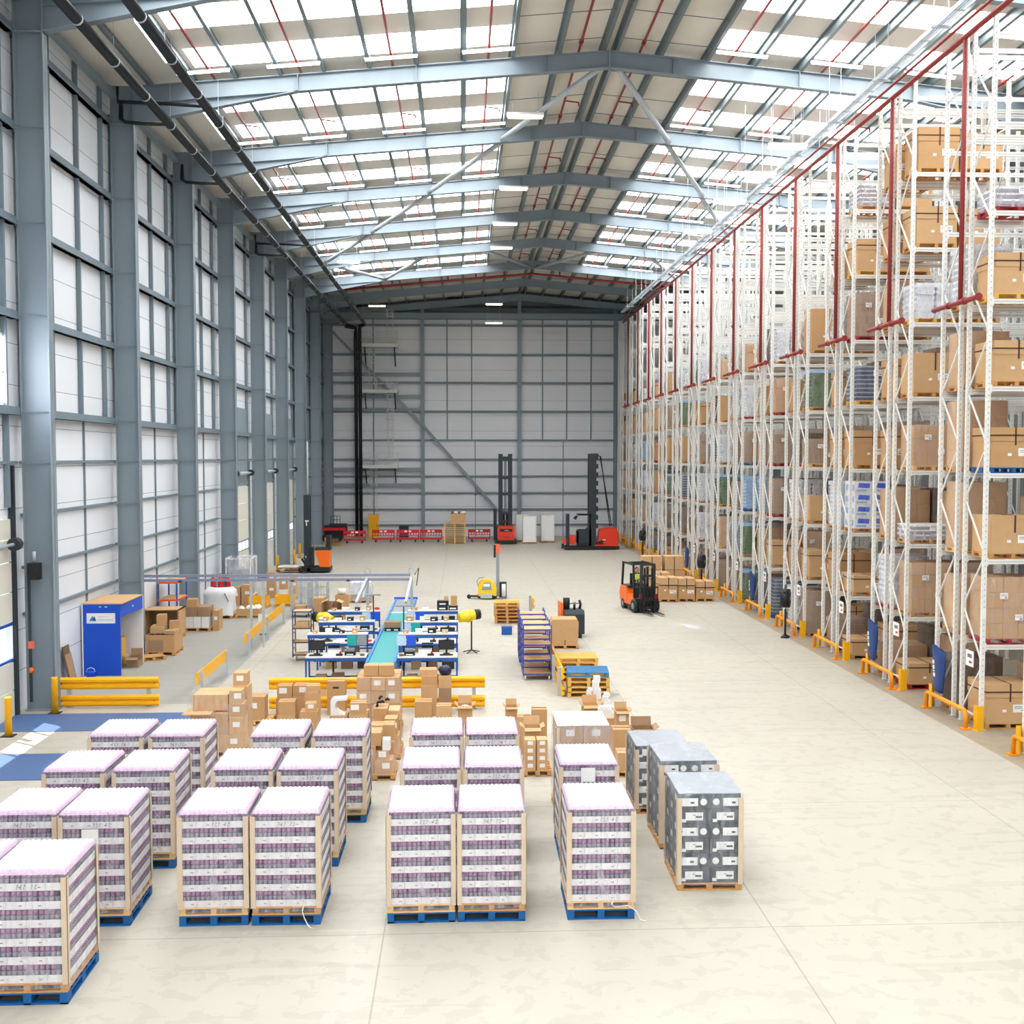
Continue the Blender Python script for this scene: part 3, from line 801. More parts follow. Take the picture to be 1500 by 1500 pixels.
# aisle-end loads by row: near rack (levels 0..7), far rack (levels 0..7)
N1 = {1: [('strap', 1.0, 'w'), ('wrap', 1.55, 'r'), ('open', .95, 'w'), ('strap', 1.0, 'b'), ('strap', 1.0, 'w'), ('strap', 1.0, 'y'), ('low', .45, 'r'), None],
      2: [('strap', .62, 'r'), ('wrap', 1.45, 'w'), ('low', .42, 'w'), ('wrap', 1.2, 'l'), ('open', 1.15, 'w'), ('bags', 1.0, 'y'), ('strap', 1.05, 'w'), ('strap', 1.15, 'w')],
      3: [('strap', .55, 'w'), ('strap', .55, 'w'), ('print', 1.6, 'w'), ('strap', 1.15, 'w'), ('trays', 1.15, 'y'), ('dull', 1.45, 'r'), ('strap', 1.05, 'y'), ('low', .7, 'w')],
      4: [('dull', 1.6, 'w'), ('strap', 1.0, 'w'), ('open', .95, 'w'), ('dull', .95, 'l'), ('green', 1.4, 'w'), ('open', 1.55, 'w'), None, None],
      5: [('trays', 1.5, 'b'), ('strap', 1.0, 'w'), ('dull', 1.5, 'r'), ('dull', 1.4, 'r'), ('wrap', 1.4, 'r'), ('bags', 1.3, 'w'), None, None],
      6: [('green', 1.4, 'w'), ('green', 1.45, 'w'), ('blue', 1.5, 'b'), ('dull', 1.45, 'b'), ('bags', 1.4, 'r'), ('wrap', 1.2, 'w'), None, None],
      7: [('dull', 1.4, 'w'), ('tall', 1.5, 'l'), ('green', 1.5, 'w'), ('bags', 1.4, 'w'), ('open', 1.2, 'w'), ('tall', .9, 'w'), None, None],
      8: [('dull', 1.5, 'w'), ('bags', 1.45, 'r'), ('bags', 1.5, 'w'), ('dull', 1.5, 'w'), ('strap', 1.1, 'w'), ('bags', 1.3, 'w'), None, None],
      9: [('wrap', 1.2, 'w'), ('dark', 1.5, 'w'), ('trays', 1.3, 'w'), ('open', 1.5, 'w'), ('green', 1.45, 'w'), ('bags', .9, 'w'), None, None],
      10: [('strap', .9, 'w'), ('dark', 1.5, 'w'), ('green', 1.3, 'w'), ('open', 1.5, 'w'), ('dull', 1.4, 'w'), ('open', 1.3, 'w'), None, None],
      11: [('trays', 1.2, 'w'), ('bags', 1.4, 'w'), ('open', 1.5, 'w'), ('strap', 1.2, 'r'), ('open', 1.4, 'w'), ('strap', 1.0, 'w'), None, None],
      12: [('dark', 1.3, 'w'), ('tall', 1.4, 'w'), ('bags', 1.4, 'w'), ('blue', 1.4, 'w'), ('tall', 1.3, 'w'), ('bags', .9, 'w'), None, None],
      13: [('dull', 1.3, 'w'), ('tall', 1.3, 'w'), ('dull', 1.4, 'w'), ('bags', 1.2, 'w'), ('open', 1.2, 'w'), ('open', 1.0, 'w'), None, None],
      14: [None, ('dark', 1.3, 'w'), ('tall', 1.3, 'w'), ('dull', 1.3, 'w'), ('tall', 1.0, 'w'), None, None, None]}
F1 = {1: [('dark', 1.4, 'w'), ('tall', 1.4, 'w'), ('tall', 1.75, 'l'), ('tall', 1.75, 'w'), ('tall', 1.4, 'w'), ('bags', 1.5, 'w'), None, None],
      2: [('wrap', .9, 'w'), ('bags', 1.5, 'r'), ('wrap', 1.4, 'w'), ('strap', 1.1, 'w'), ('strap', 1.1, 'w'), ('tall', 1.3, 'w'), ('strap', 1.1, 'w'), ('strap', 1.1, 'w')],
      3: [('dull', 1.0, 'w'), ('strap', 1.15, 'w'), ('bags', 1.55, 'w'), ('strap', 1.1, 'w'), ('strap', 1.1, 'w'), ('bags', 1.3, 'w'), ('tall', 1.0, 'w'), None],
      4: [('bags', 1.5, 'w'), ('wrap', .9, 'w'), ('bags', 1.5, 'w'), ('dark', 1.2, 'w'), ('open', 1.1, 'w'), ('bags', 1.2, 'w'), None, None]}
kinds = ['dull', 'bags', 'tall', 'wrap', 'open', 'green', 'trays', 'dark', 'blue']
hs_ = {'dull': 1.45, 'bags': 1.4, 'tall': 1.4, 'wrap': 1.4, 'open': 1.2, 'green': 1.4, 'trays': 1.3, 'dark': 1.5, 'blue': 1.4, 'strap': 1.0}
RR = random.Random(11)
for r in range(1, NR + 1):
    for lv, e in enumerate(N1[r]):
        if e: place(*e, r, 'near', lv, 0)
    F = F1.get(r) or [(k, hs_[k], 'w') if k else None for k in (RR.choice(kinds) for _ in range(6))] + [None, None]
    for lv, e in enumerate(F):
        if e: place(*e, r, 'far', lv, 0)
    if r <= 6:
        for lv in range(0, 6 if r > 3 else 8):
            if r == 1 and lv > 5 : continue
            k = RR.choice(['strap', 'wrap', 'dark', 'tall', 'dull']) if lv < 6 else 'strap'
            place(k, hs_[k], 'w', r, 'near', lv, 1)
            if r > 1 and lv in (0, 2, 4): place(RR.choice(['dark', 'dull']), 1.5 if False else 1.45, 'w', r, 'far', lv, 1)
# ------------------------------------------------------------------ shrink-wrapped bottle pallets
NXB, NYB = 14, 16
BW, BD = .96, 1.14
LH = .236
def bottle_ring():
    b = MB(); R = random.Random(3)
    px, py = BW / NXB, BD / NYB
    for i in range(NXB):
        for j in range(NYB):
            if 0 < i < NXB - 1 and 0 < j < NYB - 1: continue
            x, y = -BW/2 + px*(i+.5), -BD/2 + py*(j+.5); r = px * .47
            b.lathe([(r, .03), (r, .135), (r*.93, .15)], BOTL, 7, (x, y))
            b.lathe([(r*.93, .15), (r*.75, .165)], BOT, 7, (x, y))
            b.lathe([(r*.84, .163), (r*.86, .205), (r*.6, .222)], CAP if R.random() > .15 else BOT, 8, (x, y))
    b.bx(-BW/2 + px, BW/2 - px, -BD/2 + py, BD/2 - py, .01, .225, BOT)
    return b.mesh('bottle_layer')
bottle_me = bottle_ring()
def tray_me():
    b = MB(); h = .098
    nx, ny = 4, 3; ox = .012
    for i in range(nx):
        x0, x1 = -BW/2 - ox + (BW + 2*ox)/nx*i + .002, -BW/2 - ox + (BW + 2*ox)/nx*(i+1) - .002
        for s in (-1, 1):
            y = s * (BD/2 + .008); b.bx(x0, x1, y - .004, y + .004, 0, h, TRAY)
    for j in range(ny):
        y0, y1 = -BD/2 - ox + (BD + 2*ox)/ny*j + .002, -BD/2 - ox + (BD + 2*ox)/ny*(j+1) - .002
        for s in (-1, 1):
            x = s * (BW/2 + .008); b.bx(x - .004, x + .004, y0, y1, 0, h, TRAY)
    b.bx(-BW/2, BW/2, -BD/2, BD/2, 0, .01, TRAY)
    for k in range(3):
        b.bx(-.33 + .24*k, -.29 + .24*k, -BD/2 - .0135, -BD/2 - .012, .04, .052, INK)
    return b.mesh('tray')
tray_m = tray_me()
def top_me():
    b = MB(); nx, ny = NXB*3, NYB*3; vs = []; fs = []
    R = random.Random(5)
    for j in range(ny + 1):
        for i in range(nx + 1):
            u, v = i / nx, j / ny
            x, y = (u - .5) * (BW + .03), (v - .5) * (BD + .03)
            bx = abs(math.sin(PI * u * NXB)); by = abs(math.sin(PI * v * NYB))
            e = min(u, 1-u) * (BW); f = min(v, 1-v) * BD; g = min(e, f)
            drop = .055 * max(0, 1 - g / .045) ** 1.5
            vs.append((x, y, .02 * bx * (.4 + .6*by) - drop + R.uniform(-.002, .002)))
    for j in range(ny):
        for i in range(nx): fs.append((j*(nx+1)+i, j*(nx+1)+i+1, (j+1)*(nx+1)+i+1, (j+1)*(nx+1)+i))
    edge = [f for f in fs if min(vs[i][2] for i in f) < -.012]
    b.add(vs, [f for f in fs if f not in set(edge)], TOPF, True); b.add(vs, edge, mat('pink_tinted_wrap', '#d2b3ce', .35, 0, .2, 25), True)
    return b.mesh('top_sheet')
top_m = top_me()
cb = MB(); CH = 1.37
for sx in (-1, 1):
    for sy in (-1, 1): pass
def corner(sx, sy):
    b = MB(); x, y = sx*(BW/2 + .036), sy*(BD/2 + .036)
    b.bx(min(x, x - sx*.075), max(x, x - sx*.075), min(y, y - sy*.006), max(y, y - sy*.006), 0, CH, CBOARD)
    b.bx(min(x, x - sx*.006), max(x, x - sx*.006), min(y, y - sy*.075), max(y, y - sy*.075), 0, CH, CBOARD)
    return b.mesh('corner_board')
corners = [corner(sx, sy) for sx in (-1, 1) for sy in (-1, 1)]
def tray_pallet(m):
    b = MB(); w, d = 1.0, 1.2
    b.bx(-w/2, w/2, -d/2, -d/2 + .09, 0, .02, m); b.bx(-w/2, w/2, d/2 - .09, d/2, 0, .02, m)
    for x in (-w/2, -.045, w/2 - .09): b.bx(x, x + .09, -d/2, d/2, .02, .03, m)
    for x in (-w/2 + .01, -.045, w/2 - .09):
        for y in (-d/2 + .01, -.05, d/2 - .11): b.bx(x, x + .08, y, y + .1, .03, .10, m)
    for k in range(6): y = -d/2 + k * (d - .1) / 5; b.bx(-w/2 + .02, w/2 - .02, y, y + .1, .10, .118, m)
    b.bx(-w/2 + .06, w/2 - .06, -d/2 + .16, d/2 - .06, .03, .1, SLOT)
    return b.mesh('wooden_pallet')
tps = [tray_pallet(m) for m in (WOOD, WOODY, WOODL)]
bp_me = pallet(1.0, 1.2, PBLUE, .155)
scrib = MB(); R_ = random.Random(2)
for k in range(6):
    x = -.13 + .045*k; b = scrib
    if k == 3: continue
    b.bar((x, -.001, .01), (x + .012, -.001, .07), .004, .004, DGREY); b.bar((x + .012, -.001, .07), (x + .026, -.001, .05), .004, .004, DGREY)
    if k % 2: b.bar((x, -.001, .012), (x + .03, -.001, .02), .004, .004, DGREY)
scrib = scrib.mesh('handwriting')
film_me = [shell(BW + .034, BD + .034, .2, 1.70, .008, s, 8, FILMH, top=False) for s in range(3)]
def bottle_pallet(i, x0, y0, label, nl=6, paper=None, strap=False, hand=True):
    x, y = x0 + .5, y0 + .6
    t = thing('bottle_pallet', label, 'pallet of bottles', (x, y, 0), random.uniform(-.012, .012), 'wrapped pallets of pink-capped bottles')
    ob('blue_pallet', bp_me, t); ob('wooden_pallet', tps[i % 3], t, (0, 0, .155))
    z = .275
    for q in range(nl):
        ob('tray', tray_m, t, (0, 0, z)); ob('bottle_layer', bottle_me, t, (random.uniform(-.003, .003), 0, z)); z += LH
    ob('top_sheet', top_m, t, (0, 0, z + .018))
    for c in corners: ob('corner_board', c, t, (0, 0, .255))
    ob('wrap_film', film_me[i % 3], t)
    if hand: ob('handwriting', scrib, t, (.02 + .05*(i % 3), -BD/2 - .016, z - LH + .012))
    if paper is not None: ob('label_sheet', sheet_mesh(.24, .24, False), t, (paper, -BD/2 - .04, z - .2 if i % 2 else z - LH - .12))
    if strap:
        b = MB(); pts = [(.26, -.61, .3), (.24, -.63, .22), (.27, -.64, .12), (.32, -.66, .03), (.37, -.72, .008), (.42, -.76, .02)] if i % 2 else [(.18, -.61, .28), (.15, -.63, .24), (.2, -.63, .2), (.4, -.64, .22), (.52, -.66, .14), (.58, -.68, .02), (.66, -.7, .006)]
        for a, c in zip(pts[:-1], pts[1:]): b.bar(a, c, .022, .004, WHITE)
        ob('strap_tail', b, t)
    return t
BP = [(-5.98, 13.70, 'bottle pallet at the bottom left corner, nearest the camera', {}),
      (-7.03, 13.74, 'bottle pallet mostly cut off by the left photo edge, beside the nearest one', {}),
      (-5.90, 16.0, 'bottle pallet with a white sheet in its front, second back in the left group', {'paper': -.05}),
      (-6.95, 16.05, 'bottle pallet at the left edge, behind the cut-off nearest one', {}),
      (-5.83, 18.25, 'bottle pallet third back in the right file of the left group', {}),
      (-6.97, 18.25, 'bottle pallet third back in the left file, in front of the blue floor mat', {}),
      (-5.86, 20.5, 'rearmost bottle pallet in the right file of the left group', {}),
      (-7.0, 20.55, 'rearmost bottle pallet in the left file, below the yellow barrier', {}),
      (-4.17, 15.95, 'front row bottle pallet left of centre, left of its pair', {}),
      (-3.1, 15.93, 'front row bottle pallet left of centre with loose white strap at its foot', {'strap': True}),
      (-4.2, 18.25, 'second row bottle pallet behind the left-of-centre pair, left one', {}),
      (-3.1, 18.22, 'second row bottle pallet behind the left-of-centre pair, right one', {}),
      (-3.98, 20.4, 'third row bottle pallet behind the left-of-centre pair, left one', {}),
      (-2.83, 20.42, 'third row bottle pallet beside the tall carton pile, leaning clear of the rest', {}),
      (-1.13, 15.92, 'front row bottle pallet in the centre, left of its touching pair', {}),
      (-.08, 15.92, 'front row bottle pallet in the centre, right of its touching pair', {}),
      (-1.05, 18.2, 'second row bottle pallet in the centre, left of its pair', {}),
      (.02, 18.2, 'second row bottle pallet in the centre, right of its pair', {}),
      (-1.0, 20.4, 'third row bottle pallet in the centre, left of its pair', {}),
      (.05, 20.4, 'third row bottle pallet in the centre, right of its pair', {}),
      (1.55, 15.92, 'rightmost front bottle pallet with a strap tail hanging to the floor', {'strap': True}),
      (1.64, 18.28, 'bottle pallet with white sheet on top edge, behind the rightmost front one', {'paper': -.02})]
for i, (x, y, lb, kw) in enumerate(BP):
    bottle_pallet(i, x, y, lb, **kw)

# ------------------------------------------------------------------ charcoal cartons on pallets
def grey_pallet(x0, y0, w, d, nl, label, lh):
    t = thing('carton_pallet', label, 'pallet of cartons', (x0 + w/2, y0 + d/2, 0), random.uniform(-.02, .02), 'wrapped charcoal carton pallets')
    ob('pallet', pallet(round(w, 2), d, WOOD, .12), t)
    R = random.Random(9); z = .125; W, D = w - .04, d - .04
    for q in range(nl):
        b = MB(); nx = 3 if q % 2 else 2
        for a in range(nx):
            xa, xb = -W/2 + W/nx*a + .003, -W/2 + W/nx*(a+1) - .003
            b.bx(xa, xb, -D/2, 0, z + .003, z + lh - .003, GCART); b.bx(xa, xb, .004, D/2, z + .003, z + lh - .003, GCART)
            cx = (xa + xb)/2; y = -D/2 - .002
            if q % 2 == 0:
                b.bx(cx - .14, cx + .14, y - .001, y + .002, z + .05, z + lh - .06, PAPER); b.bx(cx - .02, cx + .02, y - .0015, y + .002, z + .13, z + .14, GCART)
                b.bx(cx + .02, cx + .12, y - .002, y + .002, z + .09, z + .12, GCART)
                b.bx(cx - .2, cx - .13, y - .001, y + .002, z + .02, z + .07, PAPER)
            elif a != 1:
                s = -1 if a == 0 else 1
                b.bx(cx - .12, cx + .14, y - .001, y + .002, z + .04, z + lh - .07, PAPER); b.bx(cx + .02, cx + .08, y - .002, y + .002, z + .08, z + .11, GCART)
            else:
                b.tube([(cx - .1, y + .002, z + lh*.45), (cx - .1, y - .0015, z + lh*.45)], .055, PAPER, 12); b.tube([(cx + .1, y + .002, z + lh*.45), (cx + .1, y - .0015, z + lh*.45)], .055, PAPER, 12)
            for k in range(3):
                xx = -W/2 - .002; yy = -D/2 + .2 + .36*k
                b.bx(xx - .001, xx + .002, yy, yy + .14, z + .06, z + lh - .08, PAPER if (k + q) % 2 else GREYP)
        ob('carton_layer', b, t); z += lh
    ob('top_sheet', MB().bx(-W/2, W/2, -D/2, D/2, z, z + .008, mat('grey_top_film', '#858c95', .3, 0, .25, 5, .6, .5, 12)), t)
    for sx in (-1, 1):
        for sy in (-1, 1):
            b = MB(); x, y = sx*(W/2 + .036), sy*(D/2 + .036)
            b.bx(min(x, x - sx*.08), max(x, x - sx*.08), min(y, y - sy*.008), max(y, y - sy*.008), .1, z - .06, CBOARD)
            b.bx(min(x, x - sx*.008), max(x, x - sx*.008), min(y, y - sy*.08), max(y, y - sy*.08), .1, z - .06, CBOARD)
            ob('corner_board', b, t)
    ob('wrap_film', shell(W + .03, D + .03, .08, z + .012, .014, 4, 8, GFILM), t)
    return t
grey_pallet(3.40, 16.93, 1.03, 1.2, 6, 'film-wrapped charcoal carton pallet nearest the camera, right of the bottles', .238)
grey_pallet(3.44, 18.8, 1.03, 1.2, 6, 'film-wrapped charcoal carton pallet in the middle of the three', .238)
grey_pallet(3.32, 20.7, 1.03, 1.2, 5, 'lowest and rearmost film-wrapped charcoal carton pallet, beside the open boxes', .238)
# ------------------------------------------------------------------ loose cartons and clutter between the pallets and the benches
def carton(x0, x1, y0, d, z0, z1, label, m=None, rz=0, tape=True, paper=None, mark=None, grp='loose brown cartons', openf=False):
    w, h = x1 - x0, z1 - z0; m = m or CARD
    if openf:
        b = MB(); t = .012
        b.bx(-w/2, w/2, -d/2, d/2, 0, t, m)
        b.bx(-w/2, w/2, -d/2, -d/2 + t, t, h, m); b.bx(-w/2, w/2, d/2 - t, d/2, t, h, m)
        b.bx(-w/2, -w/2 + t, -d/2 + t, d/2 - t, t, h, m); b.bx(w/2 - t, w/2, -d/2 + t, d/2 - t, t, h, m)
        o = ob('carton', b)
        for nm, p0, p1, a in (('flap', (-w/2, 0, h), (-w/2 - w*.22, 0, h + w*.14), d), ('flap', (w/2, 0, h), (w/2 + w*.22, 0, h + w*.12), d)):
            f = MB(); f.bar(p0, p1, a - .02, t, m, (0, 0, 1)); ob(nm, f, o)
        f = MB(); f.bar((0, -d/2, h), (0, -d/2 - d*.25, h - d*.12), w - .02, t, m); ob('flap', f, o)
        f = MB(); f.bar((0, d/2, h), (0, d/2 + .05, h + min(.3, d*.45)), w - .02, t, m); ob('flap', f, o)
    else:
        o = ob('carton', carton_mesh(w, d, h, m))
        if tape: ob('tape', tape_mesh(w, d, h - .002), o)
    o.location = ((x0 + x1)/2, y0 + d/2, z0); o.rotation_euler = (0, 0, rz)
    tag(o, label, 'carton', grp)
    if paper is not None:
        ob('label_sheet', sheet_mesh(min(.2, w*.5), min(.14, h*.5), False), o, (paper * w, -d/2 - .003, h * .62))
    if mark: ob('printed_mark', MB().bx(-.08, .08, -d/2 - .003, -d/2, h*.78, h*.84, DGREY), o)
    return o
def wrapped_stack(name, label, x0, x1, y0, y1, boxes, pm_=WOOD, fz=1.4, fm=FILM, seed=3, ph=.13):
    cx, cy = (x0+x1)/2, (y0+y1)/2
    t = thing(name, label, 'pallet of cartons', (cx, cy, 0), 0, 'mixed carton pallets on the floor')
    ob('pallet', pallet(round(x1-x0, 2), round(y1-y0, 2), pm_, ph), t)
    for (a, b_, c, d, e, f, *r) in boxes:
        o = ob('carton', carton_mesh(b_-a, d-c, f-e, r[0] if r and r[0] else CARD), t, ((a+b_)/2 - cx, (c+d)/2 - cy, e))
        if len(r) > 1: ob('label_sheet', sheet_mesh(.16, .12, False), o, (r[1], -(d-c)/2 - .004, (f-e)*.6))
    if fm: ob('wrap_film', shell(x1-x0-.02, y1-y0-.02, .08, fz, .02, seed, 6, fm, top=False), t)
    return t
# pile behind the left bottle pallets
wrapped_stack('carton_pallet', 'film-wrapped mixed carton pile with a long flat box on top, behind left bottle pallets', -6.3, -5.02, 25.1, 26.3,
  [(-6.25, -5.7, 25.15, 25.7, .13, .6), (-5.69, -5.04, 25.15, 25.7, .13, .5, CARD2, .1), (-5.69, -5.38, 25.15, 25.7, .5, .82), (-5.37, -5.04, 25.15, 25.7, .5, .9, CARD2, 0),
   (-6.25, -5.4, 25.72, 26.25, .13, 1.0), (-5.39, -5.04, 25.72, 26.25, .13, .9), (-6.25, -5.7, 25.15, 25.7, .6, 1.0), (-5.69, -5.4, 25.15, 25.7, .82, 1.0),
   (-5.39, -5.04, 25.2, 25.7, .9, 1.2, CARD, .0), (-5.39, -5.04, 25.72, 26.2, .9, 1.5, CARD2), (-5.38, -5.1, 25.25, 25.65, 1.2, 1.5, CARD2, .05), (-6.22, -5.42, 25.3, 26.1, 1.03, 1.4, CARD2),
   (-6.4, -5.75, 24.95, 25.6, 1.0, 1.03, CARD2), (-5.4, -5.08, 25.8, 26.2, 1.5, 1.8, CARD2, 0)], fz=1.45, seed=5)
t = ob('pallet', pallet(.9, .8, WOODL, .14)); t.location = (-5.36, 28.4, 0); tag(t, 'small pale pallet under one carton, right of the wrapped pile', 'pallet', 'floor pallets')
carton(-5.5, -5.08, 28.05, .5, .14, .74, 'carton with a white label on the small pale pallet', CARD, 0, paper=-.2)
carton(-4.87, -4.44, 28.5, .42, 0, .6, 'lower carton of the left stack in front of the long yellow barrier')
carton(-4.85, -4.46, 28.5, .4, .6, .92, 'carton topping the left stack before the long yellow barrier', CARD, .06, paper=-.1)
carton(-4.43, -4.1, 28.5, .42, 0, .64, 'lower carton of the second stack from left before the barrier', CARD2)
carton(-4.42, -4.05, 28.5, .4, .64, .93, 'carton topping the second stack from left before the barrier', CARD, -.05, paper=.2)
carton(-4.72, -4.27, 27.8, .42, 0, .32, 'low carton under the lidded one, front of the loose pile', CARD2)
carton(-4.7, -4.28, 27.8, .4, .32, .66, 'carton with a pale top at the front of the loose pile', CARD, .04)
carton(-4.06, -3.72, 28.1, .45, 0, .84, 'tall plain carton on the right of the loose pile', CARD2, -.04)
carton(-4.04, -3.7, 28.12, .38, .84, 1.0, 'flat carton lying on the tall plain carton', CARD2, .12)
carton(-4.1, -3.66, 27.45, .42, 0, .48, 'carton beneath the small labelled box by the loose pile')
carton(-3.98, -3.7, 27.5, .3, .48, .68, 'small carton with a white label on its top edge', CARD2, .08, paper=0)
carton(-4.72, -4.42, 31.2, .3, 0, .5, 'carton standing behind the left end of the long yellow barrier', CARD3, paper=0)
carton(-4.3, -3.9, 31.3, .35, 0, .3, 'low pale carton behind the long yellow barrier', CARD2)
carton(-3.62, -3.15, 29.1, .42, 0, .91, 'tall carton with a small dark print, against the long yellow barrier', CARD, 0, mark=True)
bx = []
for q in range(4):
    for a in range(3):
        bx.append((-2.61 + .35*a, -2.27 + .35*a, 26.85, 27.35, .14 + .33*q, .46 + .33*q, CARD if (a+q) % 2 else CARD2, *((-.02,) if (a + q) % 3 else ())))
    bx.append((-2.61, -1.57, 27.37, 27.95, .14 + .33*q, .46 + .33*q, CARD))
wrapped_stack('carton_pallet', 'tall film-wrapped pallet of labelled cartons at the near end of the conveyor', -2.64, -1.54, 26.8, 28.0, bx, fz=1.47, fm=FILM, seed=8)
for k in range(2):
    carton(-2.45 + .37*k, -2.09 + .37*k, 27.0, .4, 1.462, 1.72, '%s long carton lying on top of the tall wrapped carton pallet' % ('left' if k == 0 else 'right'), CARD, .0)
wrapped_stack('carton_pallet', 'low wrapped carton pallet in the gap right of the rearmost bottle pallet', -2.3, -1.45, 23.1, 24.15,
  [(-2.25, -1.9, 23.15, 23.6, .13, .42, CARD, 0), (-1.89, -1.5, 23.15, 23.6, .13, .42, CARD2, .05), (-2.25, -1.5, 23.62, 24.1, .13, .7), (-2.2, -1.86, 23.15, 23.6, .42, .72, CARD, .02), (-1.85, -1.6, 23.2, 23.6, .42, .62, CARD2, .0),
   (-2.2, -1.75, 23.2, 23.7, .72, 1.0, CARD), (-1.72, -1.56, 23.2, 23.45, .62, .74, WHITE), (-1.72, -1.56, 23.2, 23.45, .74, .86, WHITE), (-1.74, -1.5, 23.7, 24.1, .7, 1.05, CARD)], fz=.6, seed=6)
wrapped_stack('carton_pallet', 'messy carton pallet with black packing scraps, between wrapped pallets and conveyor', -2.14, -1.42, 24.7, 25.9,
  [(-2.1, -1.8, 24.75, 25.2, .13, .5, CARD, 0), (-1.79, -1.46, 24.75, 25.2, .13, .55, CARD2), (-2.1, -1.46, 25.22, 25.85, .13, .8), (-2.1, -1.8, 24.75, 25.2, .5, .78, CARD2, .02), (-1.79, -1.5, 24.78, 25.2, .55, .92, CARD, .05),
   (-2.08, -1.75, 25.25, 25.8, .8, 1.05, CARD), (-1.74, -1.48, 25.25, 25.8, .8, 1.0, CARD2)], fz=.5, seed=7)
b = MB(); R = random.Random(4)
for k in range(5):
    a = Vector((R.uniform(-.12, .12), R.uniform(-.1, .1), .03 + .03*k)); c = a + Vector((R.uniform(-.14, .14), R.uniform(-.08, .08), R.uniform(-.02, .06)))
    b.tube([a, (a + c)/2 + Vector((0, 0, .03)), c], .03, BLACK, 7)
o = ob('packing_scrap', b); o.location = (-1.92, 25.5, 1.06); tag(o, 'black crumpled packing scrap on the messy carton pallet', 'scrap')
carton(-3.05, -2.66, 25.0, .5, 0, .95, 'carton column carrying the curved white foam piece')
carton(-2.62, -2.2, 25.0, .5, 0, .99, 'carton column beside the white foam piece', CARD2)
carton(-2.6, -2.23, 25.0, .36, .992, 1.24, 'labelled carton standing right of the white foam piece', CARD, .05, paper=-.2)
b = MB(); pts = []
for k in range(11):
    a = PI * .5 * k / 10; pts.append((-.17 + .28*(1 - math.cos(a))*1.0, 0, .36 * math.cos(a) ** .9 + .02))
b.prism([(-.2, 0), (-.2, .33), (-.16, .38), (.16, .4), (.17, .35), (-.05, .33), (-.1, .25), (-.08, .14), (0, .06), (.12, .0)], 'y', -.15, .15, WHITE)
o = ob('foam_piece', b); o.location = (-2.84, 25.2, .95); tag(o, 'curved white foam packing piece on a carton behind the bottle pallets', 'packing foam')
# cartons before the right half of the barrier
carton(-1.24, -.8, 27.9, .45, 0, .6, 'carton at the left front of the right-hand carton group', CARD)
carton(-.69, -.3, 27.9, .4, 0, .49, 'carton with pale open top in the middle of the right-hand group', CARD2)
carton(-1.12, -.68, 28.9, .42, 0, .46, 'bottom carton of the four-high stack by the barrier')
carton(-1.12, -.68, 28.9, .42, .46, .82, 'second carton up in the four-high stack by the barrier', CARD2, .03)
carton(-1.1, -.67, 28.92, .4, .82, 1.06, 'third carton up in the four-high stack by the barrier', CARD, -.03)
carton(-1.16, -.7, 29.0, .36, 1.06, 1.22, 'topmost flat carton of the four-high stack by the barrier', CARD2, .04)
carton(-.65, -.31, 28.9, .4, 0, .74, 'lower carton under the dark bag, right of the four-high stack', CARD3)
carton(-.65, -.31, 28.9, .4, .74, 1.06, 'carton with the dark bag stuffed in its top', CARD2, .02)
b = MB(); R = random.Random(8)
prof = [(.05, 0), (.16, .04), (.19, .12), (.15, .2), (.07, .24)]
b.lathe(prof, mat('dark_blue_bag', '#20243f', .4, 0, .2), 9)
b.v = [(x + R.uniform(-.025, .025), y + R.uniform(-.025, .025), z + R.uniform(-.015, .015)) for x, y, z in b.v]
o = ob('plastic_bag', b); o.location = (-.48, 29.1, 1.064); tag(o, 'dark blue plastic bag on the carton by the packing bench', 'bag')
carton(-.14, .24, 28.1, .4, 0, .44, 'open carton with flaps out and white padding, under the barrier end', CARD, 0, openf=True)
b = MB(); b.lathe([(.02, 0), (.13, .02), (.15, .07), (.08, .11)], WHITE, 8); o = ob('white_padding', b); o.location = (.05, 28.3, .3); tag(o, 'white padding inside the open carton under the barrier end', 'padding')
# group in the gap left of the tall brown wrapped load
carton(1.02, 1.3, 25.9, .3, 0, .9, 'tall narrow carton with an open top behind the centre bottle pallets', CARD, 0, openf=True)
carton(1.33, 1.6, 25.7, .3, 0, .62, 'small carton between the two tall ones behind the centre bottles', CARD3)
carton(1.26, 1.56, 25.0, .35, 0, .88, 'carton third from right in the gap behind the centre bottle pallets', CARD2)
carton(1.6, 1.95, 25.1, .35, 0, 1.03, 'tallest plain carton in the gap left of the brown wrapped load', CARD)
carton(1.36, 1.76, 24.1, .45, 0, .44, 'carton under the open one in the gap behind the bottles', CARD3)
carton(1.36, 1.74, 24.1, .4, .44, .84, 'open-topped carton stacked in the gap behind the bottles', CARD2, 0, openf=True)
t = ob('pallet', pallet(.62, .8, WOOD, .13)); t.location = (1.6, 23.65, 0); tag(t, 'wooden pallet under two columns of small white-labelled boxes', 'pallet', 'floor pallets')
for c in range(2):
    for q in range(4):
        x = 1.33 + .26*c
        carton(x, x + .23, 23.27, .33, .13 + .165*q, .13 + .165*(q+1), 'small white-fronted box, %s of four in the %s column on its pallet' % (['bottom', 'second up', 'third up', 'topmost'][q], ['left', 'right'][c]), CARD2, 0, tape=False, paper=0, grp='small white-labelled boxes')
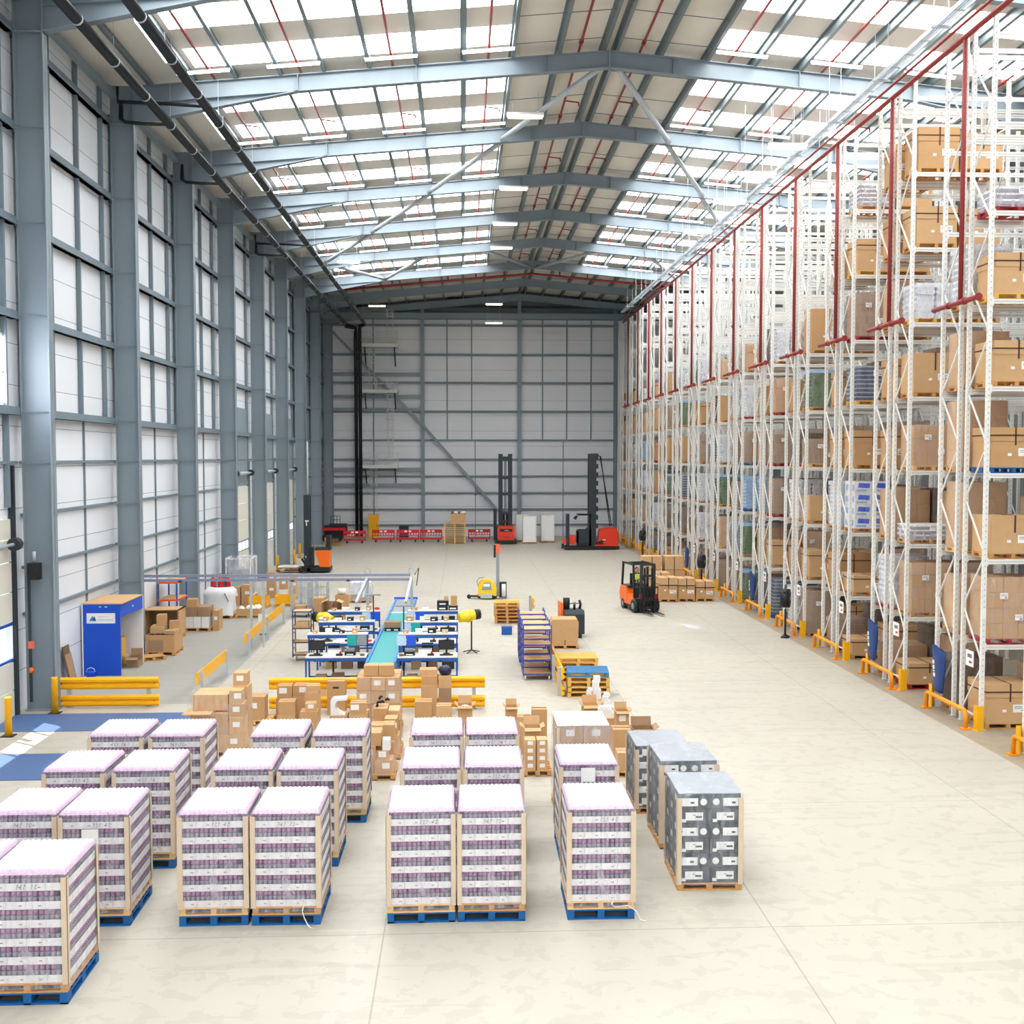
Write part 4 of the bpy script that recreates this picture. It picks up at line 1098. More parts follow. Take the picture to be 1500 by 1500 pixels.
# tall brown wrapped load behind the rightmost bottles
bx = []
for q in range(5):
    for a in range(2): bx.append((1.8 + .49*a, 2.28 + .49*a, 20.55, 21.1, .14 + .325*q, .46 + .325*q, CARD, *((0,) if q in (3, 4) else ())))
    bx.append((1.8, 2.77, 21.12, 21.65, .14 + .325*q, .46 + .325*q, CARD))
t = wrapped_stack('carton_pallet', 'tall brown carton pallet in milky film behind the rightmost bottle pallets', 1.77, 2.8, 20.5, 21.7, bx, fz=1.78, fm=FILMM, seed=9)
ob('top_sheet', MB().bx(-.5, .5, -.58, .58, 1.77, 1.785, mat('cream_top_film', '#eadfd2', .3, 0, .06, 5, .5, .4, 14)), t)
b = MB(); b.bx(-.53, -.455, -.612, -.604, .1, 1.75, CBOARD); b.bx(-.53, -.522, -.612, -.53, .1, 1.75, CBOARD); ob('corner_board', b, t)
# open boxes right of it
carton(3.32, 3.74, 23.15, .42, .12, .52, 'carton with flat top low beside the rearmost charcoal pallet', CARD2)
t = ob('pallet', pallet(.6, .6, WOOD, .12)); t.location = (3.53, 23.4, 0); tag(t, 'small pallet under the low carton beside the charcoal pallets', 'pallet', 'floor pallets')
carton(3.34, 3.74, 23.95, .45, 0, .82, 'tall brown carton under the label-fronted open box', CARD)
carton(3.46, 3.78, 24.5, .34, 0, .7, 'carton hidden under the narrow open box', CARD3)
carton(3.47, 3.77, 24.5, .32, .7, 1.1, 'narrow open box with a white label, highest of the open boxes', CARD, 0, openf=True, paper=0)
carton(3.95, 4.45, 25.0, .45, 0, .55, 'empty carton with its back flap upright, near the yellow-topped pallets', CARD3, 0, openf=True)
carton(3.98, 4.5, 23.9, .5, 0, .46, 'wide empty carton with flaps spread, beside the charcoal pallets', CARD, .1, openf=True)
carton(2.95, 3.35, 26.5, .5, 0, .66, 'carton below the open tray of packing, by the pallet stack')
carton(2.95, 3.33, 26.5, .4, .66, .78, 'shallow open tray carton by the white foam blocks', CARD, 0, openf=True)
carton(3.15, 3.62, 27.15, .5, 0, .72, 'carton under the tallest white foam block', CARD2)
carton(3.37, 3.64, 26.45, .45, 0, .7, 'carton under the middle white foam block', CARD3)
carton(3.2, 3.62, 25.5, .45, 0, .7, 'carton under the front white foam block')
for x0, x1, y, z0, z1, lb in ((3.3, 3.5, 27.4, .72, 1.3, 'tallest white foam block standing on a carton'), (3.14, 3.29, 27.3, .72, 1.02, 'short white foam block left of the tallest one'),
                              (3.45, 3.63, 26.55, .7, 1.06, 'middle white foam block in front of the pallet stack'), (3.22, 3.58, 25.6, .7, .95, 'front white foam block behind the brown wrapped load')):
    b = MB(); w_, h_ = x1-x0, z1-z0
    b.bx(-w_/2, w_/2, -.12, .12, 0, h_*.45, WHITE); b.bx(-w_/2, w_/2 - .05, -.12, .12, h_*.45, h_*.8, WHITE); b.bx(-w_/2 + .03, w_/2 - .02, -.1, .12, h_*.8, h_, WHITE)
    o = ob('foam_block', b); o.location = ((x0+x1)/2, y + .12, z0); tag(o, lb, 'packing foam', 'white foam packing blocks')

# ------------------------------------------------------------------ barriers and bollards
def wrail(b, L, z0, z1, m):
    h = z1 - z0
    b.prism([(0, z0), (.02, z0), (.09, z0 + .24*h), (.09, z0 + .36*h), (.02, z0 + .5*h), (.09, z0 + .64*h), (.09, z0 + .76*h), (.02, z1), (0, z1), (0.06, z0 + .7*h), (-.01, z0 + .5*h), (.06, z0 + .3*h)], 'x', 0, L, m)
def rail_mesh(L, z0, z1):
    b = MB(); h = z1 - z0
    out = [(0, z0), (-.03, z0), (-.09, z0 + .16*h), (-.09, z0 + .34*h), (-.03, z0 + .46*h), (-.03, z0 + .54*h), (-.09, z0 + .66*h), (-.09, z0 + .84*h), (-.03, z1), (0, z1)]
    n = len(out)
    vs = [(x, u, v) for x in (0, L) for u, v in out]
    b.add(vs, [tuple(range(n)), tuple(range(2*n - 1, n - 1, -1))] + [(i, n+i, n+(i+1) % n, (i+1) % n) for i in range(n)], YEL)
    for x in (.12, L - .12): b.bx(x - .02, x + .02, -.075, -.06, z0 + .48*h, z0 + .52*h, BLACK)
    return b.mesh('rail')
def barrier(x, y, L, rz, label, lower=True, zt=(.5, .83), zl=(.03, .34), pst=GALV):
    t = thing('safety_barrier', label, 'barrier', (x, y, 0), rz, 'yellow safety barriers')
    ob('rail', rail_mesh(L, *zt), t)
    if lower: ob('rail', rail_mesh(L, *zl), t)
    n = 2 if L < 4 else 3
    for k in range(n):
        xx = .3 + (L - .6) * k / (n - 1); b = MB(); b.bx(xx - .05, xx + .05, .0, .09, 0, zt[1] - .02, pst); b.bx(xx - .1, xx + .1, -.02, .14, 0, .015, pst); ob('post', b, t)
barrier(-11.12, 30.35, 2.75, 0, 'two-rail yellow barrier beside the dock door, in front of the blue booth')
barrier(-5.25, 29.7, 5.85, 0, 'long two-rail yellow barrier behind the loose cartons', zt=(.58, .9), zl=(.05, .38))
barrier(-7.42, 34.7, 3.9, -PI/2, 'short yellow barrier running away from the camera, nearer of the left two', False)
barrier(-7.42, 45.6, 8.0, -PI/2, 'long yellow barrier running away beside the grey floor, farther of the left two', False)
barrier(2.82, 31.0, 4.6, PI/2, 'yellow barrier running away between the shelf trolleys and the pallet stacks', True)
barrier(2.95, 46.0, 1.4, PI/2, 'short yellow barrier end beyond the shelf trolleys', False, (.45, .9), pst=GALV)
bm2 = MB(); bm2.tube([(0, 0, 0.01), (0, 0, .93), (0, 0, .97)], .085, YEL, 14); bm2 = bm2.mesh('bollard')
bb = MB(); bb.bx(-.15, .15, -.15, .15, 0, .02, BLACK); bb = bb.mesh('base_plate')
for x, y, lb in ((-10.95, 29.65, 'yellow bollard at the left end of the two-rail barrier'), (-11.2, 27.25, 'yellow bollard nearest the camera, at the left photo edge'),
                 (-11.1, 66.1, 'yellow bollard by the far dock doors, nearest of that row'), (-10.72, 70.1, 'yellow bollard by the far dock doors, middle of that row'), (-11.1, 75.0, 'yellow bollard by the far dock doors, farthest of that row')):
    t = thing('bollard', lb, 'bollard', (x, y, 0), 0, 'yellow floor bollards'); ob('tube', bm2, t); ob('base_plate', bb, t)

# ------------------------------------------------------------------ left side: booth, shelving, pallets by the wall
t = thing('wrapping_booth', 'blue booth with a brown top and white logo sign against the left wall', 'booth', (-11.9, 34.7, 0))
ob('front_panel', MB().bx(0, 1.15, 0, .05, 0, 2.26, BOOTH), t)
ob('back_panel', MB().bx(0, 1.22, 2.2, 2.25, 0, 2.26, WHITE), t)
ob('wall_panel', MB().bx(-.04, 0, 0, 2.25, 0, 2.26, WHITE), t)
ob('top', MB().bx(-.04, 1.22, 0, 2.25, 2.26, 2.29, CARD2), t)
b = MB(); b.add([(1.15, .05, 1.84), (1.22, 2.25, 1.84), (1.22, 2.25, 2.26), (1.15, .05, 2.26), (1.11, .05, 1.84), (1.18, 2.25, 1.84), (1.18, 2.25, 2.26), (1.11, .05, 2.26)], [(0, 1, 2, 3), (7, 6, 5, 4), (0, 4, 5, 1), (3, 2, 6, 7), (0, 3, 7, 4), (1, 5, 6, 2)], BOOTH)
ob('side_band', b, t)
b = MB(); b.bx(.5, .58, -.003, .0, 2.17, 2.19, PAPER); b.bx(.68, .76, -.003, 0, 2.17, 2.19, PAPER); b.tube([(1.19, 1.2, 2.05), (1.205, 1.2, 2.05)], .03, PAPER); ob('sticker', b, t)
s_ = ob('sign', MB().bx(.12, 1.0, -.012, 0, 1.66, 1.98, PAPER), t)
b = MB(); lb_ = mat('sign_blue', '#2b7fc4', .5); db_ = mat('sign_dark_blue', '#17548f', .5)
b.prism([(.2, 1.74), (.29, 1.74), (.34, 1.84), (.3, 1.9)], 'y', -.016, -.012, lb_); b.prism([(.29, 1.74), (.42, 1.74), (.36, 1.9), (.33, 1.83)], 'y', -.016, -.012, db_)
ob('logo', b, s_)
b = MB(); gr = mat('sign_grey', '#9fb3cf', .6)
for k, ww in enumerate((.045, .05, .03, .05, .02, .04)): b.bx(.48 + .055*k, .48 + .055*k + ww*.7, -.015, -.012, 1.86, 1.88, gr)
for k in range(9): b.bx(.46 + .054*k, .495 + .054*k, -.015, -.012, 1.755, 1.785, gr)
ob('lettering', b, s_)
carton(-11.0, -10.6, 36.05, .5, 0, .32, 'small open carton inside the blue booth', CARD3, 0, openf=True)
carton(-11.5, -11.18, 36.2, .5, .0, .95, 'yellowish carton standing inside the blue booth', WOODY)
b = MB(); b.lathe([(.13, 0), (.14, .2), (.15, .22)], BLUEB, 12); b.tube([(-.14, 0, .2), (-.1, 0, .3), (0, 0, .34), (.1, 0, .3), (.14, 0, .2)], .008, WHITE); o = ob('bucket', b); o.location = (-11.55, 34.3, 0); tag(o, 'blue bucket on the floor in front of the booth', 'bucket')
b = MB(); b.bar((.24, 0, 0), (.05, 0, 1.2), .5, .03, CARDD, (1, 0, 0)); b.bar((.3, .05, 0), (.1, .05, .95), .5, .02, CARD3, (1, 0, 0)); o = ob('cardboard_sheet', b); o.location = (-11.97, 33.2, .02); tag(o, 'brown cardboard sheets leaning beside the blue booth', 'cardboard')
# pipes, switch boxes by the first column
t = thing('cable_riser', 'white conduit and pipe risers on the wall beside the nearest column', 'conduit', (-11.85, 31.0, 0))
for k, (y, h) in enumerate(((0, 5.3), (.35, 2.6), (.9, 2.6), (1.1, 2.5))): b = MB(); b.tube([(0, y, 0), (0, y, h)], .05 if k == 0 else .03, WHITE if k < 2 else GALV); ob('conduit', b, t)
b = MB(); b.bx(.0, .12, .3, .62, 1.5, 1.95, WHITE); b.bx(.0, .1, .32, .6, 1.95, 2.15, BLACK); ob('switch_box', b, t)
b = MB(); b.bx(0, .1, -.1, .12, 2.0, 2.15, WHITE); ob('socket', b, t)
b = MB(); b.bx(.03, .12, .1, .2, 1.12, 1.22, REDP); ob('stop_button', b, t)
t = thing('door_control', 'black door motor and control box on the nearest column', 'door control', (-11.6, 29.75, 0))
b = MB(); b.tube([(.15, 0, 4.35), (.15, 0, 4.1)], .05, GALV); b.bx(0, .3, -.12, .12, 3.6, 4.05, BLACK); ob('motor', b, t)
b = MB(); b.bx(-.02, .05, -.06, -.03, 0.3, 3.6, DGREY); ob('cable', b, t)
b = MB(); b.bx(-.02, .12, -.1, -.02, 1.75, 1.95, mat('salmon_box', '#e06a4a')); b.lathe([(.06, 1.1), (.07, 1.18), (.04, 1.24)], TRUCKO, 10, (.05, -.1)); ob('warning_light', b, t)
# blue and orange shelf unit
t = thing('shelving_unit', 'blue and orange boltless shelving against the left wall beyond the booth', 'shelf', (-11.75, 42.7, 0))
for x in (0, .7):
    for y in (0, 1.5): ob('upright', MB().bx(x - .025, x + .025, y - .025, y + .025, 0, 2.05, BLUE), t)
for z in (.5, 1.3, 1.98):
    b = MB(); b.bx(-.03, .73, -.03, .01, z, z + .07, mat('shelf_orange', '#e2561f', .5)); b.bx(-.03, .73, 1.49, 1.53, z, z + .07, MATS['shelf_orange']); b.bx(.7, .74, 0, 1.5, z, z + .07, MATS['shelf_orange'])
    b.bx(0, .7, 0, 1.5, z + .05, z + .07, CARD2); ob('shelf', b, t)
# big open carton and the collar crate in front of it
t = thing('display_carton', 'huge open-fronted carton lying on its side by the booth, full of small boxes', 'carton', (-11.3, 42.0, 0))
b = MB(); W_, D_, H_ = 1.3, 1.0, 1.15
b.bx(-W_/2, W_/2, D_ - .03, D_, 0.12, H_, CARD3); b.bx(-W_/2, -W_/2 + .03, 0, D_, .12, H_, CARD); b.bx(W_/2 - .05, W_/2, 0, D_, .12, H_, CARD); b.bx(-W_/2, W_/2, 0, D_, H_ - .03, H_, CARD); b.bx(-W_/2, W_/2, 0, D_, .12, .15, CARD)
ob('shell', b, t, (0, -.6, 0)); ob('pallet', pallet(1.3, 1.0, WOOD, .12), t, (0, -.1, 0))
for k, (x0, x1, z0, z1, m) in enumerate(((-11.8, -11.4, .16, .4, CARDD), (-11.35, -10.9, .16, .36, CARD3))):
    carton(x0, x1, 41.5, .4, z0, z1, 'small carton %s inside the huge open-fronted carton' % ['left', 'right'][k], m)
t = thing('pallet_crate', 'wooden pallet with a brown cardboard collar full of flattened boxes, before the huge carton', 'crate', (-10.46, 38.7, 0))
ob('pallet', pallet(1.0, 1.2, WOOD, .14), t)
b = MB()
for x0, x1, y0, y1 in ((-.48, .48, -.58, -.56), (-.48, .48, .56, .58), (-.48, -.46, -.56, .56), (.46, .48, -.56, .56)): b.bx(x0, x1, y0, y1, .14, .72, CARD)
b.bx(-.4, .1, -.585, -.58, .16, .55, CARD3); ob('collar', b, t)
b = MB(); R = random.Random(3)
for k in range(8): b.bx(-.44 + .11*k, -.4 + .11*k, -.5, .5, .15, R.uniform(.55, .7), CARD3)
ob('flattened_boxes', b, t)
carton(-10.92, -10.44, 38.5, .6, .722, .96, 'carton lying across the cardboard collar crate, left', CARD2, .1)
carton(-10.34, -9.98, 38.3, .5, .722, .85, 'flat carton on the right of the collar crate', CARD2, -.1)
carton(-10.72, -10.42, 38.6, .4, .962, 1.35, 'upright small carton on top of the collar crate heap', CARD, .1)
carton(-10.34, -9.98, 38.75, .4, .722 + .132, 1.1, 'carton at the back right of the collar crate heap', CARD, .2)
t = ob('pallet', pallet(.8, .6, WOOD, .14)); t.location = (-10.55, 37.45, 0); t.rotation_euler = (0, 0, .5); tag(t, 'pallet end poking out beside the blue booth', 'pallet', 'floor pallets')
# pallet with three white boxes under brown ones
t = ob('pallet', pallet(1.0, 1.0, WOOD, .14)); t.location = (-10.45, 43.9, 0); tag(t, 'pallet under three white boxes and brown cartons, beyond the collar crate', 'pallet', 'floor pallets')
for k in range(3): carton(-10.92 + .31*k, -10.63 + .31*k, 43.45, .8, .14, .58, '%s white box on the pallet beyond the collar crate' % ['left', 'middle', 'right'][k], WHITE, 0, grp='white boxes on one pallet')
for k in range(2): carton(-10.9 + .46*k, -10.46 + .46*k, 43.45, .8, .58, .96, '%s brown carton resting on the three white boxes' % ['left', 'right'][k], CARD3, 0)
carton(-10.9, -10.5, 43.5, .5, .96, 1.26, 'single carton topping the white boxes pallet', CARD, .05)
carton(-9.9, -9.65, 43.6, .7, 0, .8, 'tall carton on the floor right of the white boxes', CARD, 0, paper=0)
# white sheeted bulk
t = thing('sheeted_load', 'bulky load under white plastic sheeting, left of the barrier', 'sheeted load', (-10.4, 47.3, 0))
ob('pallet', pallet(1.2, 1.0, WOOD, .13), t)
b = MB(); R = random.Random(12); n = 18; vs = []; prof = [(.68, .13), (.66, .5), (.65, .8), (.69, 1.0), (.66, 1.15), (.5, 1.26), (.05, 1.22)]
for q, (r, z) in enumerate(prof):
    for k in range(n):
        a = 2*PI*k/n; sq = 1 / max(abs(math.cos(a)), abs(math.sin(a))) ** .8; rr = r * sq * (1 + .05 * math.sin(5*a + q))
        vs.append((rr*math.cos(a) * .95, rr*math.sin(a)*.8, z + R.uniform(-.03, .03)))
fs = [(q*n + k, q*n + (k+1) % n, (q+1)*n + (k+1) % n, (q+1)*n + k) for q in range(len(prof)-1) for k in range(n)]
b.add(vs, fs, mat('white_sheeting', '#dedfe0', .4, 0, .06, 3, .5, .4, 8), True); b.f.append(tuple(range(len(vs)-n, len(vs)))); b.mi.append(0); b.sm.append(True)
ob('sheeting', b, t)
b = MB(); b.bar((.3, -.56, 1.1), (.47, -.6, .75), .06, .01, DGREY); ob('tear', b, t)
# farther left clutter
for k in range(3):
    b = MB(); b.lathe([(.12, 0), (.12, 1.25), (.1, 1.36), (.04, 1.42), (.04, 1.55)], mat('red_cylinder_paint', '#c8232a', .4), 12); o = ob('gas_cylinder', b); o.location = (-11.35 + .3*k, 50.2 + .15*k, 0); tag(o, '%s red cylinder standing by the left wall behind the white sheeting' % ['left', 'middle', 'right'][k], 'cylinder', 'red cylinders')
t = thing('film_wrapped_machine', 'tall clear-wrapped machine crate by the left wall before the far dock doors', 'crate', (-10.75, 53.6, 0))
ob('pallet', pallet(1.25, 1.6, WOOD, .14), t)
b = MB()
for x in (-.58, .58):
    for y in (-.75, .75): b.bx(x - .03, x + .03, y - .03, y + .03, .14, 2.0, WHITE)
for z in (.16, 1.97):
    for y in (-.75, .75): b.bx(-.58, .58, y - .03, y + .03, z, z + .05, WHITE)
    for x in (-.58, .58): b.bx(x - .03, x + .03, -.75, .75, z, z + .05, WHITE)
ob('frame', b, t); ob('cabinet', MB().bx(-.5, .5, -.65, .65, .16, 1.5, mat('pale_grey_machine', '#9aa7ac', .4)), t)
ob('wrap_film', shell(1.2, 1.6, .14, 2.05, .02, 3, 6, FILMM), t)
for x0, x1, y, z0, z1, m, lb in ((-10.75, -10.3, 50.9, 0, .85, CARD, 'carton in front of the clear-wrapped machine, left one'), (-10.25, -9.8, 51.0, 0, .95, CARD, 'carton in front of the clear-wrapped machine, right one'),
   (-9.55, -9.15, 53.6, 0, .7, CARD, 'lower carton of the pair on the dark pallet, past the clear-wrapped machine'), (-9.55, -9.15, 53.6, .7, 1.25, CARD, 'upper carton of the pair past the clear-wrapped machine'),
   (-8.75, -8.4, 52.5, 0, .55, WHITE, 'white low carton behind the wire cages'), (-8.75, -8.4, 52.5, .55, 1.1, CARD, 'carton stacked on the white low carton'), (-8.35, -8.0, 53, 0, 1.2, CARD2, 'tall tan carton behind the wire cages')):
    carton(x0, x1, y, .5, z0, z1, lb, m, 0, paper=.1)
t = thing('yellow_crate', 'shallow yellow and brown crate of white scraps beyond the sheeted load', 'crate', (-9.15, 47.4, 0))
ob('pallet', pallet(1.1, 1.0, WOODY, .14), t); b = MB()
for x0, x1, y0, y1 in ((-.5, .5, -.48, -.45), (-.5, .5, .45, .48), (-.5, -.47, -.45, .45), (.47, .5, -.45, .45)): b.bx(x0, x1, y0, y1, .14, .4, CARD)
ob('sides', b, t); b = MB(); R = random.Random(2)
for k in range(7): x, y = R.uniform(-.35, .35), R.uniform(-.3, .3); b.lathe([(.02, .2), (.14, .3), (.12, .42), (.03, .5)], WHITE, 7, (x, y))
ob('white_scraps', b, t)
for k, (x, y) in enumerate(((-9.3, 50.3), (-8.2, 50.8))):
    t = thing('yellow_crate', 'yellow pallet box %s beyond the crate of white scraps' % ['left', 'right'][k], 'crate', (x, y, 0), 0, 'yellow pallet boxes'); ob('pallet', pallet(.9, .8, WOODY, .14), t)
    b = MB()
    for x0, x1, y0, y1 in ((-.42, .42, -.39, -.36), (-.42, .42, .36, .39), (-.42, -.39, -.36, .36), (.39, .42, -.36, .36)): b.bx(x0, x1, y0, y1, .14, .5, YEL)
    ob('sides', b, t)
# notice on a stand by the barrier
t = thing('notice_stand', 'small white notice on a thin stand behind the longer left barrier', 'sign', (-7.75, 42.6, 0)); ob('stand', MB().bx(-.015, .015, -.015, .015, 0, .55, DGREY), t); ob('notice', MB().bx(-.17, .17, -.02, -.01, .5, .8, PAPER), t); ob('foot', MB().bx(-.12, .12, -.12, .12, 0, .02, DGREY), t)
# wire roll cages
def cage(x, y, label, fill):
    t = thing('roll_cage', label, 'roll cage', (x, y, 0), 0, 'wire roll cages')
    ob('base', MB().bx(-.36, .36, -.4, .4, .14, .19, GALV), t)
    for sx in (-1, 1):
        b = MB()
        for k in range(7): yy = -.4 + .8*k/6; b.bx(sx*.36 - .008, sx*.36 + .008, yy - .008, yy + .008, .19, 1.5, GALV)
        for z in (.5, .85, 1.2, 1.5): b.bx(sx*.36 - .008, sx*.36 + .008, -.4, .4, z - .012, z + .012, GALV)
        ob('side_panel', b, t)
    b = MB()
    for k in range(7): xx = -.36 + .72*k/6; b.bx(xx - .008, xx + .008, .4, .416, .19, 1.5, GALV)
    for z in (.5, .85, 1.2, 1.5): b.bx(-.36, .36, .4, .416, z - .012, z + .012, GALV)
    ob('back_panel', b, t)
    for a in (-.3, .3):
        for c in (-.33, .33): ob('castor', MB().tube([(a - .02, c, .07), (a + .02, c, .07)], .07, BLACK, 10), t)
    for k in range(fill): carton(x - .25, x + .25, y - .25, .5, .192 + .3*k, .48 + .3*k, '%s carton inside the %s' % (['bottom', 'second', 'third'][k], label.split(',')[0]), CARD)
cage(-7.0, 47.4, 'left wire roll cage, beyond the long left barrier', 1)
cage(-6.2, 47.6, 'right wire roll cage, beyond the long left barrier', 2)
cage(-6.9, 49.4, 'rear wire roll cage, behind the pair beyond the barrier', 0)
t = thing('tipped_carton', 'large open carton tipped on a pallet behind the left benches', 'carton', (-5.5, 46.3, 0)); ob('pallet', pallet(1.0, .9, WOOD, .13), t)
b = MB(); b.bx(-.45, .45, .36, .39, .13, .75, CARD3); b.bx(-.45, -.42, -.36, .36, .13, .75, CARD); b.bx(.42, .45, -.36, .36, .13, .75, CARD); b.bx(-.45, .45, -.36, .36, .13, .15, CARD3); b.bx(-.02, .01, -.36, .36, .15, .72, CARD3); ob('box', b, t)
b = MB(); b.bar((-.45, 0, .75), (-.2, 0, .86), .7, .012, CARD2); b.bar((.45, 0, .75), (.2, 0, .84), .7, .012, CARD2); ob('flap', b, t)
carton(-5.6, -5.05, 48.2, .5, 0, .8, 'carton carrying white rolls behind the tipped open carton', CARD)
b = MB(); b.tube([(-.15, 0, .14), (.2, .0, .14)], .14, WHITE, 12); b.tube([(-.16, 0, .14), (-.15, 0, .14)], .06, DGREY, 10); o = ob('foam_roll', b); o.location = (-5.35, 48.45, .8); tag(o, 'white foam roll on a carton behind the left benches', 'roll')
wrapped_stack('carton_pallet', 'film-wrapped pale carton pallet behind the benches, left of the conveyor far end', -5.35, -4.3, 51.6, 52.8, [(-5.3, -4.84, 51.65, 52.7, .13, .4, CARD3), (-4.82, -4.35, 51.65, 52.7, .13, .4, CARD3), (-5.3, -4.84, 51.65, 52.7, .4, .68, MAGW), (-4.82, -4.35, 51.65, 52.7, .4, .68, MAGW), (-5.3, -4.84, 51.65, 52.7, .68, .95, MAGW), (-4.82, -4.35, 51.65, 52.7, .68, .95, MAGW)], fz=1.0, fm=FILMM, seed=2)

# ------------------------------------------------------------------ packing line: benches, conveyor, overhead frame
def bench(x0, x1, y, label, sgn):
    t = thing('packing_bench', label, 'workbench', (x0, y, 0), 0, 'blue packing benches'); W = x1 - x0
    ob('worktop', MB().bx(0, W, 0, .75, .86, .9, mat('pale_worktop', '#e2dcd3', .4, 0, .03)), t)
    b = MB(); b.bx(0, W, -.005, .03, .77, .86, BLUE); b.bx(0, W, .72, .755, .79, .86, BLUE); ob('frame', b, t)
    for x in (0, W - .05):
        for yy, h in ((0, .79), (.7, 1.5)): ob('leg', MB().bx(x, x + .05, yy, yy + .05, 0, h, BLUE), t)
    b = MB(); b.bx(0, W, .55, .9, 1.47, 1.5, MATS['pale_worktop']); b.bx(0, W, .545, .58, 1.37, 1.47, BLUE); ob('shelf', b, t)
    b = MB(); b.bx(0, W, .68, .72, .14, .19, BLUE); b.bx(0, W, .70, .74, 1.12, 1.16, BLUE); ob('crossbar', b, t)
    return t
pos = ['front', 'middle', 'rear']
LB = [(-4.72, -2.9, 32.75), (-4.72, -2.9, 35.3), (-4.72, -2.9, 37.7)]
RB = [(-1.96, -.16, 32.65), (-1.95, -.16, 35.1), (-1.92, -.17, 37.7)]
for k, (a, c, y) in enumerate(LB): bench(a, c, y, '%s blue packing bench of the three left of the conveyor' % pos[k], -1)
for k, (a, c, y) in enumerate(RB): bench(a, c, y, '%s blue packing bench of the three right of the conveyor' % pos[k], 1)
def item(name, b, x, y, z, label, cat, grp=None, rz=0):
    o = ob(name, b); o.location = (x, y, z); o.rotation_euler = (0, 0, rz); tag(o, label, cat, grp); return o
def bin_pair(x, y, k, side, c1, c2, n1, n2):
    for j, (m, nm) in enumerate(((c1, n1), (c2, n2))):
        b = MB(); b.bx(0, .28, 0, .03, 0, .3, m); b.bx(0, .28, .03, .16, 0, .02, m); b.bx(0, .02, .03, .16, 0, .2, m); b.bx(.26, .28, .03, .16, 0, .2, m)
        item('hanging_tray', b, x + .3*j, y, 1.18, '%s tray hung under the shelf of the %s %s bench' % (nm, pos[k], side), 'tray', 'hanging bench trays')
PALEB = mat('pale_blue_plastic', '#b9d2f0', .5)
bin_pair(-2.0, 33.0, 0, 'right', PALEB, BLUEB, 'pale blue', 'bright blue'); bin_pair(-1.97, 35.45, 1, 'right', PALEB, TEAL, 'pale blue', 'teal'); bin_pair(-1.94, 38.05, 2, 'right', PALEB, BLUEB, 'pale blue', 'bright blue')
bin_pair(-3.5, 33.1, 0, 'left', TEAL, GREYP, 'teal', 'grey'); bin_pair(-3.5, 38.05, 2, 'left', PALEB, BLUEB, 'pale blue', 'bright blue')
R = random.Random(21)
for side, BB in (('left', LB), ('right', RB)):
    for k, (a, c, y) in enumerate(BB):
        W = c - a
        px_ = c - .5 if side == 'left' else a + .35
        b = MB(); b.bx(-.16, .16, -.13, .13, 0, .12, BLACK); b.bx(-.12, .12, -.1, .1, .12, .2, GREYP); b.bx(-.1, .1, -.14, -.13, .02, .05, WHITE)
        item('label_printer', b, px_, y + .3, .902, 'black label printer on the worktop of the %s %s bench' % (pos[k], side), 'printer', 'label printers')
        b = MB(); b.bx(-.16, .16, -.14, .14, 0, .006, PAPER); b.bx(-.12, .1, -.1, .14, .006, .012, PAPER)
        item('paper_sheets', b, a + W*.385, y + .19, .902, 'loose white paper on the %s %s bench' % (pos[k], side), 'paper', 'papers on the benches', .2)
        b = MB(); b.bx(-.1, .1, -.07, .07, 0, .05, BLACK); b.lathe([(.03, .05), (.03, .1), (.015, .13)], REDP, 8, (.03, 0))
        item('tape_dispenser', b, a + W*.55, y + .2, .902, 'red and black tape dispenser on the %s %s bench' % (pos[k], side), 'tape dispenser', 'tape dispensers')
        b = MB(); b.bx(-.2, .2, -.11, .11, 0, .14, WHITE); b.bx(-.18, .18, -.1, .1, .14, .15, GREYP)
        item('white_box', b, a + W*.45, y + .54, .902, 'white box at the back of the %s %s bench worktop' % (pos[k], side), 'box', 'white boxes on the benches')
        b = MB(); b.bx(-.2, .2, -.15, .15, 0, .22, DGREY); b.bx(-.19, .19, -.13, .13, .22, .24, BLACK)
        if k < 2: item('dark_bin', b, a + W*.82, y + .36, .0, 'dark bin on the floor under the %s %s bench' % (pos[k], side), 'bin', 'dark bins under benches')
        carton(a + W*.15, a + W*.15 + .32, y + .2, .3, 0, .3, 'small carton on the floor under the %s %s bench' % (pos[k], side), CARD3)
        carton(a + W*.42, a + W*.42 + .36, y + .2, .3, 0, .34, 'second small carton under the %s %s bench' % (pos[k], side), CARDD)
for x0, x1, z0, z1, m, lb in ((-.9, -.52, 1.5, 1.66, BLACK, 'lower left black crate on the rear right bench shelf'), (-.5, -.18, 1.5, 1.66, BLACK, 'lower right black crate on the rear right bench shelf'), (-.9, -.5, 1.66, 1.84, BLACK, 'upper black crate on the rear right bench shelf')):
    b = MB(); w_ = x1 - x0; b.bx(-w_/2, w_/2, -.14, .14, 0, z1 - z0 - .005, m); b.bx(-w_/2 - .006, w_/2 + .006, -.146, .146, z1 - z0 - .03, z1 - z0 - .006, DGREY); b.bx(-.12, .1, -.147, -.14, .04, .09, WHITE)
    item('black_crate', b, (x0+x1)/2, 38.42, z0, lb, 'crate', 'black crates on the shelf')
carton(-.66, -.5, 38.3, .2, 1.84, 1.98, 'small tan carton on the black crates', CARD2, 0)
carton(-.42, -.2, 38.3, .22, 1.66, 2.0, 'upright tan carton beside the black crates', CARD, 0)
for k, (x, y, z) in enumerate(((-4.66, 36.19, 1.502), (-3.02, 38.55, 1.502))):
    b = MB(); b.lathe([(.03, 0), (.09, .02), (.1, .06), (.05, .09)], REDP if k else WHITE, 9); item('tape_roll', b, x, y, z, ['white tape roll on the middle left bench shelf', 'red tape roll on the rear left bench shelf'][k], 'tape roll')
